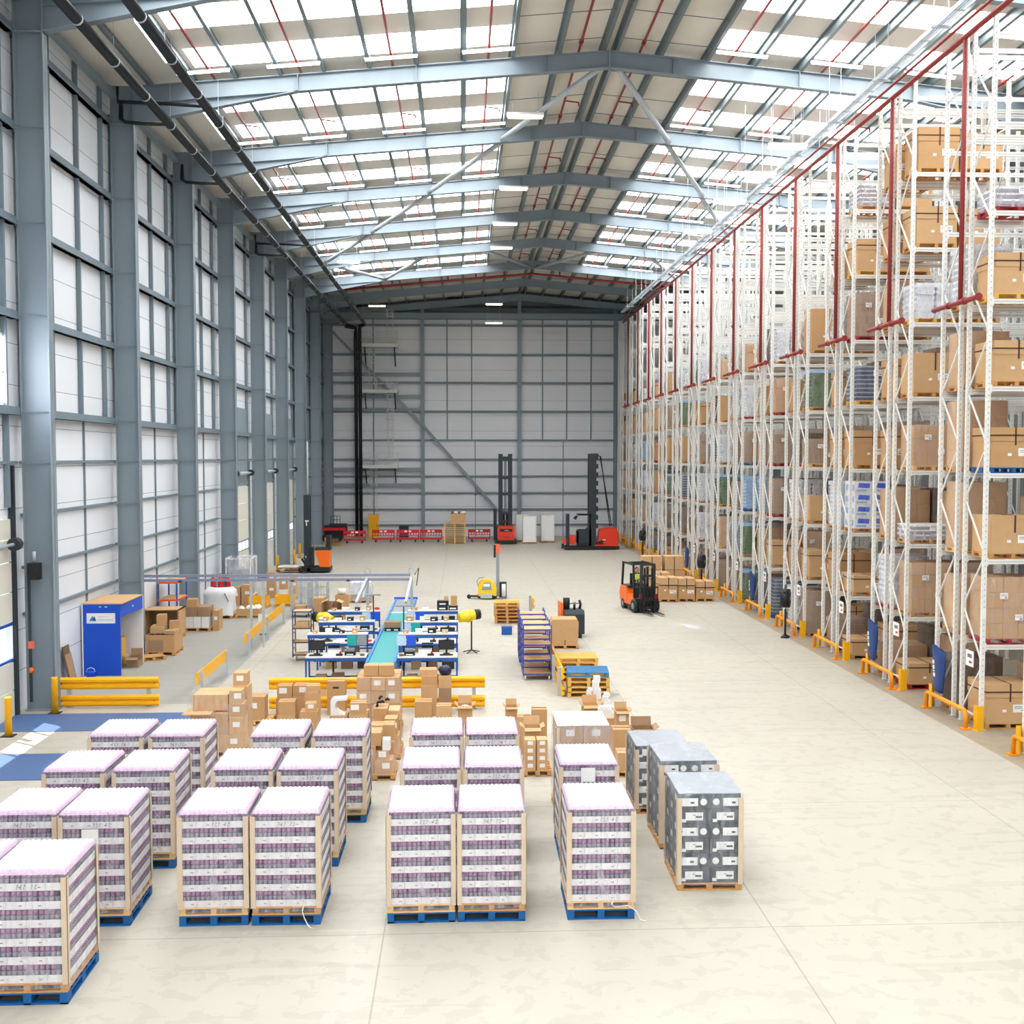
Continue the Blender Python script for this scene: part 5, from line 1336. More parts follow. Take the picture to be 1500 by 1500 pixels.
for k, (x, y) in enumerate(((-4.0, 33.75), (-1.1, 33.75))):
    t = thing('work_stool', 'dark swivel stool behind the front %s bench' % ['left', 'right'][k], 'stool', (x, y, 0), 0, 'work stools')
    ob('seat', MB().lathe([(.02, .58), (.2, .58), (.22, .62), (.18, .66)], BLACK, 12), t); ob('column', MB().tube([(0, 0, .1), (0, 0, .58)], .03, DGREY), t)
    b = MB()
    for q in range(5): b.bar((0, 0, .1), (.28*math.cos(q*1.257), .28*math.sin(q*1.257), .04), .04, .03, BLACK)
    ob('base', b, t); ob('backrest', MB().bx(-.18, .18, .2, .24, .75, 1.1, BLACK), t)
R = random.Random(31)
for side, BB in (('left', LB), ('right', RB)):
    for k, (a, c, y) in enumerate(BB):
        W = c - a; nm = '%s %s bench' % (pos[k], side)
        xm = a + .3 if side == 'left' else c - .34
        b = MB(); b.bx(-.24, .24, -.015, .015, .12, .42, GLASSD); b.bx(-.22, .22, -.02, -.015, .14, .4, mat('dim_screen', '#2b3440', .2)); b.bx(-.03, .03, -.01, .02, .02, .14, BLACK); b.bx(-.1, .1, -.07, .07, 0, .02, BLACK)
        item('monitor', b, xm, y + .48, .902, 'dark monitor at the outer end of the %s' % nm, 'monitor', 'bench monitors')
        b = MB(); b.bx(-.2, .2, -.07, .07, 0, .025, BLACK); b.bx(-.19, .19, -.06, .06, .025, .03, DGREY)
        item('keyboard', b, xm, y + .2, .902, 'black keyboard at the outer end of the %s' % nm, 'keyboard', 'bench keyboards')
        for q, (m, cn) in enumerate(((CARD, 'brown'), (WHITE, 'white'), (BLACK, 'black'), (CARD2, 'tan'))):
            if k == 2 and side == 'right' and q > 1: continue
            w_, h_ = R.uniform(.14, .26), R.uniform(.07, .16); xx = a + .22 + q * (W - .45) / 3.4
            b = MB(); b.bx(-w_/2, w_/2, -.09, .09, 0, h_, m); b.bx(-w_/2 - .004, w_/2 + .004, -.094, .094, h_ - .025, h_ + .002, m); b.bx(-w_*.3, w_*.1, -.096, -.09, h_*.25, h_*.6, PAPER)
            item('small_box', b, xx, y + .74, 1.502, 'small %s box on the upper shelf of the %s' % (cn, nm), 'box', 'small boxes on bench shelves')
        b = MB(); b.lathe([(.07, 0), (.07, .05), (.03, .05), (.03, .0)], REDP if k % 2 else CARDD, 12)
        item('tape_roll', b, a + W*(.93 if side == 'left' else .06), y + .16, .902, '%s tape roll lying on the worktop of the %s' % ('red' if k % 2 else 'brown', nm), 'tape roll', 'tape rolls on worktops')
# conveyor
t = thing('belt_conveyor', 'teal belt conveyor running away between the two banks of benches', 'conveyor', (-2.43, 32.2, 0)); Lc = 14.6
ob('belt', MB().bx(-.36, .36, 0, Lc - 4.2, .76, .8, BELT), t); ob('belt', MB().bx(-.36, .36, Lc - 4.0, Lc, .76, .8, GREYP), t)
for s in (-1, 1): ob('side_rail', MB().bx(s*.41 - .04, s*.41 + .04, 0, Lc, .66, .83, mat('conveyor_blue', '#2f7fc0', .45)), t)
for y in (.4, 3.8, 7.2, 10.4, 14.2):
    for s in (-1, 1): ob('leg', MB().bx(s*.38 - .03, s*.38 + .03, y - .03, y + .03, 0, .68, DGREY), t)
ob('end_bar', MB().bx(-.5, .5, Lc - .02, Lc + .06, .78, .88, BLUEB), t); ob('joint_plate', MB().bx(-.4, .4, Lc - 4.2, Lc - 4.0, .78, .81, WHITE), t)
carton(-2.74, -2.18, 38.1, .45, .93, 1.12, 'brown carton riding on the teal conveyor', CARD3, 0)
b = MB(); b.bx(-.27, .27, -.2, .2, 0, .125, BLACK); b.bx(-.2, -.06, -.205, -.2, .02, .07, WHITE); b.bx(.06, .2, -.205, -.2, .02, .07, WHITE); item('black_tote', b, -2.46, 38.33, .802, 'black tote under the carton on the teal conveyor', 'tote')
# overhead services frame
t = thing('overhead_frame', 'grey double-rail services frame spanning from the left wall over the conveyor', 'frame', (0, 39.7, 0))
for z in (2.4, 2.56): ob('rail', MB().bx(-11.6, -1.9, -.04, .04, z, z + .09, mat('lilac_grey_paint', '#8d93ad', .4, .2)), t)
for x in (-7.63, -7.2): ob('post', MB().bx(x - .04, x + .04, -.04, .04, 0, 2.42, GALV), t)
for x in (-3.45, -1.86):
    b = MB(); b.bar((x, 0, 2.5), (x - (.3 if x < -3 else .15), -1.1, 1.75), .09, .09, GALV); b.bar((x, 0, 2.35), (x - .1, -.7, 1.85), .05, .05, GALV); ob('arm', b, t)
    b = MB(); b.bx(x - .05, x + .05, .02, .1, 0, 2.45, GALV); ob('post', b, t)
    b = MB(); b.tube([(x + .1*math.cos(a), 0, 2.75 + .1*math.sin(a)) for a in [k*PI/6 for k in range(13)]], .018, GALV, 6); ob('hose_loop', b, t)
for x in (-3.75, -1.8):
    b = MB(); b.tube([(x, -1.1, 1.75), (x, -1.1, 1.55)], .02, GALV, 6) if x < -3 else b.tube([(x + .05, .1, 2.6), (x + .2, .1, 2.85), (x + .12, .1, 2.2)], .02, MESHG, 6); ob('hose', b, t)
for x in (-4.2, -10.2, -6.2): ob('clip', MB().bx(x, x + .12, -.06, .06, 2.38, 2.44, DGREY), t)
for x, yb in ((-1.85, 34.2), (-3.02, 37.0)): item('lamp_post', MB().bx(-.02, .02, -.02, .02, 0, 2.2, DGREY).bx(-.25, .25, -.05, .05, 2.2, 2.24, GREYP), x, yb, 0, 'thin dark lamp post between the benches, %s of the conveyor' % ('right' if x > -2.5 else 'left'), 'lamp post')
# drum fans
FANY = mat('fan_yellow', '#f3d32a', .4, 0, .04)
def drumfan(x, y, z, yaw, label, base=True):
    t = thing('drum_fan', label, 'fan', (x, y, 0), yaw, 'yellow drum fans')
    b = MB(); b.tube([(0, -.28, z - .05), (0, -.05, z), (0, .06, z)], .16, FANY, 16, r2=.24); b.tube([(0, .06, z), (0, .2, z + .02), (0, .34, z + .03)], .22, FANY, 16, r2=.17); ob('drum', b, t)
    b = MB(); b.tube([(0, .3, z + .03), (0, .5, z + .05)], .18, BLACK, 14)
    for k in range(6): b.bar((0, .51, z + .05), (.17*math.cos(k), .52, z + .05 + .17*math.sin(k)), .012, .012, GREYP)
    ob('motor_guard', b, t)
    ob('stand', MB().tube([(0, .2, .08), (0, .2, z - .18)], .03, BLACK), t)
    b = MB()
    for q in range(5): b.bar((0, .2, .1), (.3*math.cos(q*1.257 + .3), .2 + .3*math.sin(q*1.257 + .3), .02), .03, .03, BLACK)
    ob('foot', b, t)
drumfan(.12, 38.2, 1.3, -1.15, 'yellow drum fan on a black stand, right of the benches')
drumfan(-4.58, 36.72, 1.45, .9, 'yellow drum fan between the shelf trolley and left benches')
# shelf trolleys
def trolley(x, y, w, d, h, shelves, frame, label, stuff, rz=0):
    t = thing('shelf_trolley', label, 'trolley', (x, y, 0), rz, 'shelf trolleys')
    for a in (0, w):
        b = MB()
        for c in (0, d): b.bx(a - .018, a + .018, c - .018, c + .018, .14, h, frame)
        for z in [.14 + (h - .16) * k / 6 for k in range(7)]: b.bx(a - .012, a + .012, 0, d, z, z + .024, frame)
        ob('side_frame', b, t)
    for k, z in enumerate(shelves):
        b = MB(); b.bx(0, w, 0, d, z, z + .03, CARD2); b.bx(0, w, -.012, 0, z - .01, z + .035, frame); ob('shelf', b, t)
    for a in (.06, w - .06):
        for c in (.06, d - .06): ob('castor', MB().tube([(a - .02, c, .07), (a + .02, c, .07)], .07, WHITE, 10), t)
    return t
NAVY = mat('navy_trolley_frame', '#3d4a9a', .4, 0, .05)
trolley(1.86, 33.4, .86, .7, 1.7, (.18, .62, 1.08, 1.55), NAVY, 'nearest blue shelf trolley of the row right of the benches', 0)
trolley(1.88, 34.5, .86, .7, 1.7, (.18, .62, 1.08, 1.55), NAVY, 'second blue shelf trolley in the row right of the benches', 0)
trolley(1.86, 35.6, .86, .7, 1.7, (.18, .62, 1.08, 1.55), NAVY, 'third blue shelf trolley in the row right of the benches', 0)
trolley(1.9, 36.7, .86, .7, 1.7, (.18, .62, 1.08, 1.55), NAVY, 'farthest blue shelf trolley in the row right of the benches', 0)
DKF = mat('dark_trolley_frame', '#4a4763', .4)
trolley(-5.72, 36.9, .62, .6, 1.72, (.2, .62, 1.1, 1.66), DKF, 'dark-framed shelf trolley at the outer end of the left benches', 0)
carton(-5.62, -5.2, 36.95, .4, 1.132, 1.32, 'carton on the third shelf of the dark-framed trolley', CARD2, 0)
b = MB(); b.bx(-.2, .2, -.15, .15, 0, .3, BLUE); b.bx(-.21, .21, -.16, .16, .27, .31, BLUE); item('blue_crate', b, 1.7, 42.2, 0, 'blue plastic crate on the floor behind the shelf trolleys', 'crate')
# pallet stacks
def pstack(x, y, w, d, seq, what, rz=0):
    z = 0
    for k, m in enumerate(seq):
        o = ob('pallet', pallet(w, d, m, .145)); o.location = (x + random.uniform(-.02, .02), y + random.uniform(-.02, .02), z); o.rotation_euler = (0, 0, rz + random.uniform(-.02, .02))
        tag(o, '%s pallet %s' % ({'weathered_blue_paint': 'weathered blue', 'yellow_pine': 'yellow wood', 'pallet_pine': 'brown wood', 'pale_pine': 'pale wood'}[m.name], what % (['bottom', 'second up', 'third up', 'fourth up', 'fifth up', 'sixth up', 'seventh up', 'eighth up', 'ninth up', 'tenth up', 'eleventh up'][k])), 'pallet', 'stacked pallets on the floor'); z += .147
    return z
pstack(3.62, 31.4, 1.2, 1.0, [WOODY, WOODY, WOODY, WOODY, mat('weathered_blue_paint', '#3d79a6', .7, 0, .2, 9)], '%s in the near stack topped in blue', -.06)
pstack(3.55, 33.6, 1.2, 1.0, [WOODY]*5, '%s in the yellow stack behind the blue-topped one', -.04)
pstack(1.83, 45.3, 1.05, .9, [WOOD]*5 + [WOODY], '%s in the stack past the trolleys', 0)
# strapped cartons and single boxes on the lane
def strapped(x, y, w, h, label, pal=WOOD, rz=0):
    t = thing('strapped_carton', label, 'carton on pallet', (x, y, 0), rz, 'strapped pallet cartons on the floor'); d = 1.0
    ob('pallet', pallet(w, d, pal, .14), t); z = .14; W = w - .02
    ob('carton', MB().bx(-W/2, W/2, -d/2 + .01, d/2 - .01, z, z + h, CARD), t)
    ob('lid', MB().bx(-W/2 - .012, W/2 + .012, -d/2, d/2, z + h*.68, z + h + .012, CARD2), t)
    b = MB(); zz = z + h*.66
    b.bx(-W/2 - .02, W/2 + .02, -d/2 - .008, -d/2, zz - .02, zz + .02, STRAP); b.bx(-W/2 - .02, -W/2 - .012, -d/2, d/2, zz - .02, zz + .02, STRAP)
    b.bx(-.02, .02, -d/2 - .008, -d/2, z + h*.5, z + h + .02, STRAP); b.bx(-.02, .02, -d/2, d/2, z + h + .012, z + h + .02, STRAP); ob('strap', b, t)
    ob('label_sheet', sheet_mesh(.3, .16), t, (W*.24, -d/2 - .002, z + h*.35)); ob('sticker', sheet_mesh(.1, .07, False), t, (-W*.2, -d/2 - .002, z + h*.42))
strapped(9.74, 51.75, .86, 1.0, 'left strapped carton of the near three right of the forklift')
strapped(10.62, 51.85, .82, .95, 'middle strapped carton of the near three right of the forklift')
strapped(11.52, 51.9, .9, .8, 'right, lowest strapped carton of the near three right of the forklift')
strapped(9.85, 54.4, .9, .95, 'left strapped carton of the second row, directly behind the forklift')
def two_high(x, y, label):
    t = thing('carton_pallet', label, 'pallet of cartons', (x, y, 0), 0, 'strapped pallet cartons on the floor'); ob('pallet', pallet(1.0, 1.0, WOOD, .14), t)
    for q in range(2):
        ob('carton', MB().bx(-.49, .49, -.49, .49, .14 + .72*q, .84 + .72*q, CARD2 if q else CARD), t)
        b = MB(); b.bx(-.02, .02, -.5, -.49, .14 + .72*q, .84 + .72*q, STRAP); ob('strap', b, t)
two_high(10.1, 58.4, 'two-high brown carton pallet behind the forklift, left of the far pair')
two_high(11.3, 58.4, 'two-high brown carton pallet behind the forklift, right of the far pair')
t = thing('carton_pallet', 'plain tall brown carton on a pallet beside the shelf trolleys', 'carton on pallet', (3.66, 39.3, 0)); ob('pallet', pallet(.98, .9, WOOD, .13), t)
b = MB(); b.prism([(-.46, .13), (.46, .13), (.49, .95), (.44, 1.06), (-.44, 1.06), (-.49, .95)], 'y', -.42, .42, CARD); ob('carton', b, t); ob('tab', MB().bx(-.02, .02, -.425, -.42, .13, .32, CARDD), t)
# far end: red barriers, pallets, cabinets
def redbar(x, y, label, rz=0):
    t = thing('crowd_barrier', label, 'barrier', (x, y, 0), rz, 'red plastic barriers along the far wall'); W = 1.8
    b = MB(); b.bx(-W/2, W/2, -.025, .025, .72, 1.0, REDP); b.bx(-W/2, W/2, -.025, .025, .18, .32, REDP); b.bx(-W/2, -W/2 + .08, -.025, .025, .32, .72, REDP); b.bx(W/2 - .08, W/2, -.025, .025, .32, .72, REDP)
    for k in range(7): xx = -W/2 + .24 + .22*k; b.bx(xx - .03, xx + .03, -.02, .02, .55, .72, REDP)
    b.bx(-W/2, W/2, -.022, .022, .5, .56, REDP); ob('panel', b, t)
    b = MB(); b.bx(-.28, -.06, -.03, -.025, .8, .93, PAPER); b.bx(.06, .28, -.03, -.025, .8, .93, PAPER); ob('reflector', b, t)
    for s in (-.6, .6): ob('foot', MB().bx(s - .06, s + .06, -.25, .25, 0, .18, BLACK), t)
for k, (x, y) in enumerate(((-8.6, 87.6), (-6.4, 88.6), (-4.42, 88.6), (-2.56, 88.7), (1.35, 89.0))): redbar(x, y, '%s red plastic barrier along the far wall, counting from the left' % ORD[k])
pstack(-.62, 87.0, 1.7, 1.0, [WOODL]*11, '%s in the pale stack by the far red barriers')
t = thing('carton_pallet', 'open brown carton of scraps on top of the pale pallet stack', 'carton', (-.35, 87.0, 1.617)); ob('carton', MB().bx(-.6, .6, -.4, .4, 0, .75, CARD), t); b = MB(); R = random.Random(6)
for k in range(6): b.lathe([(.02, .72), (.14, .78), (.12, .88), (.02, .95)], WHITE if k % 3 else CARDD, 7, (-.45 + .18*k, R.uniform(-.2, .2)))
ob('scraps', b, t)
for x, y, lb in ((5.28, 86.5, 'white cabinet on a pallet by the far wall, nearer of the front two'), (6.8, 87.7, 'white cabinet on a pallet by the far wall, right-hand one'), (4.8, 88.6, 'white cabinet half hidden behind the truck mast at the far wall')):
    t = thing('cabinet', lb, 'cabinet', (x, y, 0), 0, 'white cabinets by the far wall'); ob('pallet', pallet(1.15, .9, WOOD, .14), t); ob('body', MB().bx(-.53, .53, -.4, .4, .14, 2.2, mat('cabinet_white', '#dcdad2', .4)), t)
    ob('door', MB().bx(-.45, .45, -.42, -.4, .2, 2.12, WHITE), t)
t = thing('tractor', 'dark machine with big tyres behind the first red barrier in the far left corner', 'machine', (-10.3, 89.5, 0))
ob('body', MB().bx(-.9, .9, -.5, .5, .5, 1.3, BLACK).bx(-.5, .9, -.4, .4, 1.3, 1.45, DGREY), t); ob('tyre', MB().tube([(.2, -.75, .45), (.2, -.5, .45)], .45, BLACK, 18), t); ob('tyre', MB().tube([(-.75, -.72, .3), (-.75, -.5, .3)], .3, BLACK, 16), t)
b = MB()
for k in range(4): b.bx(-.4 + .25*k, -.36 + .25*k, -.3, -.26, 1.45, 2.1, DGREY)
b.bx(-.4, .4, -.3, -.26, 1.75, 1.79, DGREY); b.bx(-.4, .4, -.3, -.26, 2.06, 2.1, DGREY); ob('rack', b, t)
ob('red_bar', MB().bar((-1.6, -.85, 1.05), (.9, -.85, 1.05), .1, .22, REDP), t)
for k, (x, z1, m) in enumerate(((-10.5, .45, CARD), (-9.9, .4, CARDD))): carton(x - .2, x + .25, 85.35, .5, .14, .14 + z1, 'scrap carton on the far left corner pallet, %s' % ['left', 'right'][k], m)
t = ob('pallet', pallet(1.4, 1.0, WOOD, .14)); t.location = (-10.1, 85.6, 0); tag(t, 'wooden pallet of scrap in the far left corner', 'pallet', 'floor pallets')
item('yellow_cabinet', MB().bx(-.42, .42, -.3, .3, 0, 1.95, YEL).bx(-.38, .38, -.32, -.3, .1, 1.85, YEL).bx(.28, .32, -.34, -.32, .9, 1.1, BLACK), -7.6, 94.0, 0, 'tall yellow cabinet at the foot of the access ladder', 'cabinet')
item('waste_bin', MB().bx(-.4, .4, -.3, .3, 0, .95, DGREY).bx(-.43, .43, -.33, .33, .95, 1.02, BLACK), -5.0, 93.6, 0, 'dark lidded bin by the far wall behind the red barriers', 'bin')
# access ladder with three platforms
LADM = mat('pale_galvanised_ladder', '#cfd2cf', .5)
t = thing('access_ladder', 'galvanised caged ladder with three landings on the far wall', 'ladder', (0, 0, 0))
for z in (5.9, 12.25, 16.1):
    b = MB(); b.bx(-8.4, -5.45, 93.0, 94.4, z, z + .28, LADM); ob('landing', b, t)
    b = MB()
    for x in (-8.35, -7.2, -6.0, -5.5): b.bx(x - .025, x + .025, 93.0, 93.05, z + .28, z + 1.3, LADM)
    for zz in (.75, 1.25): b.bx(-8.4, -5.45, 93.0, 93.04, z + zz, z + zz + .05, LADM)
    for x in (-8.4, -5.45):
        for zz in (.75, 1.25): b.bx(x - .02, x + .02, 93.0, 94.4, z + zz, z + zz + .05, LADM)
    ob('guard_rail', b, t)
    b = MB()
    for x in (-8.2, -5.7): b.bar((x, 93.1, z), (x, 94.5, z - 1.5), .1, .1, DGREY)
    ob('bracket', b, t)
for x, z0, z1, cg in ((-7.55, 2.3, 6.9, 1), (-6.1, 6.2, 13.2, 1), (-7.65, 12.5, 17.0, 1), (-6.1, 16.4, 19.3, 1)):
    b = MB()
    for s in (-.22, .22): b.bx(x + s - .025, x + s + .025, 93.6, 93.64, z0, z1, LADM)
    zz = z0 + .2
    while zz < z1: b.bx(x - .22, x + .22, 93.6, 93.63, zz, zz + .03, LADM); zz += .3
    ob('ladder', b, t)
    b = MB(); zz = z0 + 2.2
    while zz < z1:
        b.tube([(x + .36*math.cos(a), 93.6 - .36*math.sin(a) * 1.6, zz) for a in [PI*k/8 for k in range(9)]], .015, LADM, 5); zz += .8
    for a in (.5, 1.2, 1.9, 2.6): b.bx(x + .36*math.cos(a) - .012, x + .36*math.cos(a) + .012, 93.6 - .58*math.sin(a), 93.6 - .58*math.sin(a) + .012, z0 + 2.2, z1, LADM)
    ob('cage', b, t)
# black fans on twin-legged stands and blue bags at the rack ends
def standfan(x, y, label):
    t = thing('pedestal_fan', label, 'fan', (x, y, 0), 1.15, 'black fans at the rack ends')
    for k, s in enumerate((-.11, .12)):
        ob('leg', MB().tube([(s, 0, .05), (s, 0, 1.1)], .025, BLACK, 8), t); ob('foot', MB().lathe([(.17, 0), (.16, .03), (.05, .1)], BLACK, 10, (s, 0)), t)
    b = MB(); b.tube([(0, -.16, 1.5), (0, .16, 1.5)], .36, BLACK, 18); ob('housing', b, t)
    b = MB()
    for q in range(10): b.bar((0, -.18, 1.5), (.35*math.cos(q*.628), -.17, 1.5 + .35*math.sin(q*.628)), .012, .012, DGREY)
    b.tube([(0, -.2, 1.5), (0, -.17, 1.5)], .08, GREYP, 10); ob('grille', b, t)
    ob('handle', MB().bar((-.3, 0, 1.75), (.1, 0, 2.0), .08, .06, BLACK), t)
standfan(12.28, 41.0, 'black fan on two stands at the aisle end, nearest of its kind')
standfan(12.28, 55.7, 'black fan on two stands behind the strapped cartons')
standfan(12.28, 74.2, 'black fan on two stands at the far aisle end near the red truck')
bg = MB()
prof = [(-.22, .0), (.14, -.04), (.24, .95), (.26, 1.12), (-.24, 1.2), (-.24, .9)]
def bagm():
    b = MB(); vs = []; R = random.Random(14); n = 6
    for z, w, d, o in ((0, .14, .05, .02), (.1, .14, .08, .03), (.5, .17, .1, .02), (.9, .19, .08, 0), (1.1, .2, .05, 0), (1.18, .2, .02, 0)):
        for k in range(10):
            a = 2*PI*k/10; vs.append((-.02 + d*math.cos(a) + R.uniform(-.02, .02), o + w*math.sin(a)*2.1 + R.uniform(-.015, .015), z + (.07*math.sin(a) if z > 1 else 0)))
    b.add(vs, [(q*10 + k, q*10 + (k+1) % 10, (q+1)*10 + (k+1) % 10, (q+1)*10 + k) for q in range(5) for k in range(10)], BAG, True)
    b.f.append(tuple(range(9, -1, -1))); b.mi.append(0); b.sm.append(True)
    return b.mesh('bag')
bgm = bagm()
pr = MB()
for k, (z0, z1) in enumerate(((.42, .52), (.56, .58), (.62, .72), (.76, .86))): pr.bx(-.14, -.125, .0 + .02*k, .09 + .02*k, z0, z1, PAPER); 
pr = pr.mesh('print')
for y, lb in ((28.85, 'blue refuse bag with white print hung on the nearest full rack row'), (33.65, 'blue refuse bag with white print hung on the second rack row'), (48.0, 'blue refuse bag hung on the fifth rack row'), (62.3, 'blue refuse bag hung on the eighth rack row')):
    o = ob('refuse_bag', bgm); o.location = (12.89, y, .52); tag(o, lb, 'bag', 'blue bags on the racks'); ob('print', pr, o)
# ------------------------------------------------------------------ trucks
def wheel(t, x, y, z, r, w, nm='wheel'):
    b = MB(); b.tube([(x - w/2, y, z), (x + w/2, y, z)], r, BLACK, 16); b.tube([(x - w/2 - .005, y, z), (x + w/2 + .005, y, z)], r*.5, GREYP, 12); ob(nm, b, t)
# counterbalance forklift, forks towards -y before turning
t = thing('forklift', 'orange and black counterbalance forklift with a driver, beside the strapped cartons', 'forklift', (7.95, 48.6, 0), .2)
b = MB()
b.prism([(.95, .25), (1.25, .4), (1.3, .75), (1.15, 1.05), (.55, 1.05), (.35, .8), (.35, .3)], 'x', -.52, .52, TRUCKO)
b.prism([(-.75, .28), (.5, .28), (.5, .75), (-.2, .72), (-.75, .55)], 'x', -.5, .5, TRUCKO); ob('body', b, t)
ob('hood', MB().bx(-.45, .45, .35, 1.12, 1.0, 1.08, DGREY), t)
ob('chassis', MB().bx(-.48, .48, -.85, 1.2, .16, .3, BLACK).bx(-.5, .5, -.9, -.55, .3, .62, BLACK), t)
b = MB()
for s in (-1, 1):
    b.bar((s*.46, 1.1, 1.02), (s*.46, .95, 2.1), .08, .08, BLACK); b.bar((s*.46, -.5, .55), (s*.46, -.35, 2.1), .08, .08, BLACK)
    b.bar((s*.46, -.4, 2.1), (s*.46, 1.0, 2.1), .08, .08, BLACK)
for k in range(5): yy = -.3 + .28*k; b.bx(-.46, .46, yy - .02, yy + .02, 2.07, 2.12, BLACK)
ob('overhead_guard', b, t)
b = MB()
for s in (-1, 1): b.bx(s*.3 - .05, s*.3 + .05, -.98, -.84, .1, 2.15, DGREY); b.bx(s*.17 - .03, s*.17 + .03, -1.04, -.94, .1, 2.0, BLACK)
for z in (.4, 1.0, 1.6, 2.1): b.bx(-.34, .34, -.95, -.88, z, z + .09, DGREY)
b.bx(-.05, .05, -.92, -.86, .3, 2.05, BLACK); ob('mast', b, t)
b = MB(); b.bx(-.45, .45, -1.1, -1.04, .22, .32, BLACK); b.bx(-.45, .45, -1.1, -1.04, .55, .63, BLACK)
for k in range(6): xx = -.42 + .168*k; b.bx(xx - .015, xx + .015, -1.1, -1.06, .3, 1.15, BLACK)
b.bx(-.44, .44, -1.1, -1.06, 1.12, 1.18, BLACK); ob('load_backrest', b, t)
for s in (-1, 1):
    b = MB(); b.bx(s*.25 - .05, s*.25 + .05, -1.15, -1.1, .1, .6, BLACK); b.prism([(-1.1, .08), (-1.1, .13), (-2.15, .1), (-2.2, .08)], 'x', s*.25 - .05, s*.25 + .05, BLACK); ob('fork', b, t)
for s in (-1, 1): wheel(t, s*.47, -.6, .29, .29, .22); wheel(t, s*.44, .85, .23, .23, .18)
b = MB(); b.bx(-.22, .22, .3, .7, 1.0, 1.1, BLACK); b.bx(-.22, .22, .66, .76, 1.1, 1.6, BLACK); ob('seat', b, t)
b = MB(); b.tube([(0, -.25, .75), (0, -.1, 1.25)], .03, BLACK); b.tube([(.17*math.cos(a), -.08 + .05*math.sin(a), 1.26 + .16*math.sin(a)) for a in [k*PI/6 for k in range(13)]], .016, BLACK, 6); ob('steering_wheel', b, t)
ob('dashboard', MB().bx(-.42, .42, -.5, -.3, .6, 1.1, DGREY), t)
for s in (-1, 1): ob('lamp', MB().bx(s*.36 - .06, s*.36 + .06, -1.02, -.98, .62, .85, mat('dark_red_lamp', '#8f2433', .3)), t)
b = MB(); b.lathe([(.06, 1.58), (.07, 1.64), (.03, 1.69)], emat('blue_spot_lamp', '#3f86ff', 4), 10, (.5, -.5)); b.bar((.46, -.4, 1.62), (.5, -.5, 1.6), .03, .03, BLACK); ob('blue_spot_lamp', b, t)
ob('fork_guide', MB().bx(-.46, -.4, -.86, -.84, 1.05, 1.5, DGREY), t)
# the driver: seated, hands on the wheel
def skin_fig(joints, edges, radii, m, name, parent, sub=1):
    me = bpy.data.meshes.new(name); me.from_pydata(joints, edges, []); o = bpy.data.objects.new(name, me); COL.objects.link(o)
    me.skin_vertices or None
    sk = o.modifiers.new('skin', 'SKIN'); sk.use_smooth_shade = True
    if not me.skin_vertices: me.attributes.new('skin_dummy', 'FLOAT', 'POINT')
    for i, r in enumerate(radii):
        try: me.skin_vertices[0].data[i].radius = (r, r)
        except Exception: pass
    try: me.skin_vertices[0].data[0].use_root = True
    except Exception: pass
    su = o.modifiers.new('sub', 'SUBSURF'); su.levels = sub; su.render_levels = sub
    dg = bpy.context.evaluated_depsgraph_get(); ev = o.evaluated_get(dg); nm = bpy.data.meshes.new_from_object(ev)
    bpy.data.objects.remove(o); nm.materials.clear(); nm.materials.append(m)
    for p in nm.polygons: p.use_smooth = True
    o2 = bpy.data.objects.new(name, nm); COL.objects.link(o2)
    if parent: o2.parent = parent
    return o2
def tube_body(b, pts, rs, m, n=10):
    """a limb of varying radius"""
    pts = [Vector(p) for p in pts]; vs = []; N = len(pts); ring = None
    for i, p in enumerate(pts):
        d = (pts[min(i+1, N-1)] - pts[max(i-1, 0)]).normalized()
        if ring is None: ring = d.cross(Vector((0, 1, 0)) if abs(d.y) < .8 else Vector((1, 0, 0))).normalized()
        a = (ring - d * ring.dot(d)).normalized(); ring = a; c = d.cross(a); r = rs[i] if isinstance(rs[i], tuple) else (rs[i], rs[i])
        vs += [p + a*math.cos(2*PI*k/n)*r[0] + c*math.sin(2*PI*k/n)*r[1] for k in range(n)]
    fs = [(i*n + k, i*n + (k+1) % n, (i+1)*n + (k+1) % n, (i+1)*n + k) for i in range(N-1) for k in range(n)]
    fs += [tuple(reversed(range(n))), tuple((N-1)*n + k for k in range(n))]
    b.add(vs, fs, m, True)
p = thing('person', 'driver in dark clothes and green hi-vis vest seated in the forklift', 'person', (7.95, 48.6, 0), .2)
J = [(0, .42, 1.16), (0, .44, 1.35), (0, .45, 1.52), (0, .44, 1.64), (0, .42, 1.74), (0, .41, 1.86),
     (-.09, .40, 1.15), (-.14, .02, 1.12), (-.14, -.12, .78), (-.14, -.24, .7), (.09, .40, 1.15), (.14, .02, 1.12), (.14, -.12, .78), (.14, -.24, .7),
     (-.19, .44, 1.56), (-.25, .28, 1.34), (-.15, .03, 1.32), (.19, .44, 1.56), (.25, .28, 1.34), (.15, .03, 1.32)]
E_ = [(0, 1), (1, 2), (2, 3), (3, 4), (4, 5), (0, 6), (6, 7), (7, 8), (8, 9), (0, 10), (10, 11), (11, 12), (12, 13), (2, 14), (14, 15), (15, 16), (2, 17), (17, 18), (18, 19)]
RD_ = [.14, .14, .15, .06, .1, .085, .09, .075, .055, .045, .09, .075, .055, .045, .065, .05, .035, .065, .05, .035]
body = skin_fig(J, E_, RD_, CLOTH, 'body', p, 2)
b = MB(); tube_body(b, [(0, .42, 1.12), (0, .44, 1.3), (0, .45, 1.48), (0, .45, 1.6)], [(.19, .155), (.2, .165), (.215, .165), (.17, .12)], GRN, 14); ob('hi_vis_vest', b, p)
b = MB()
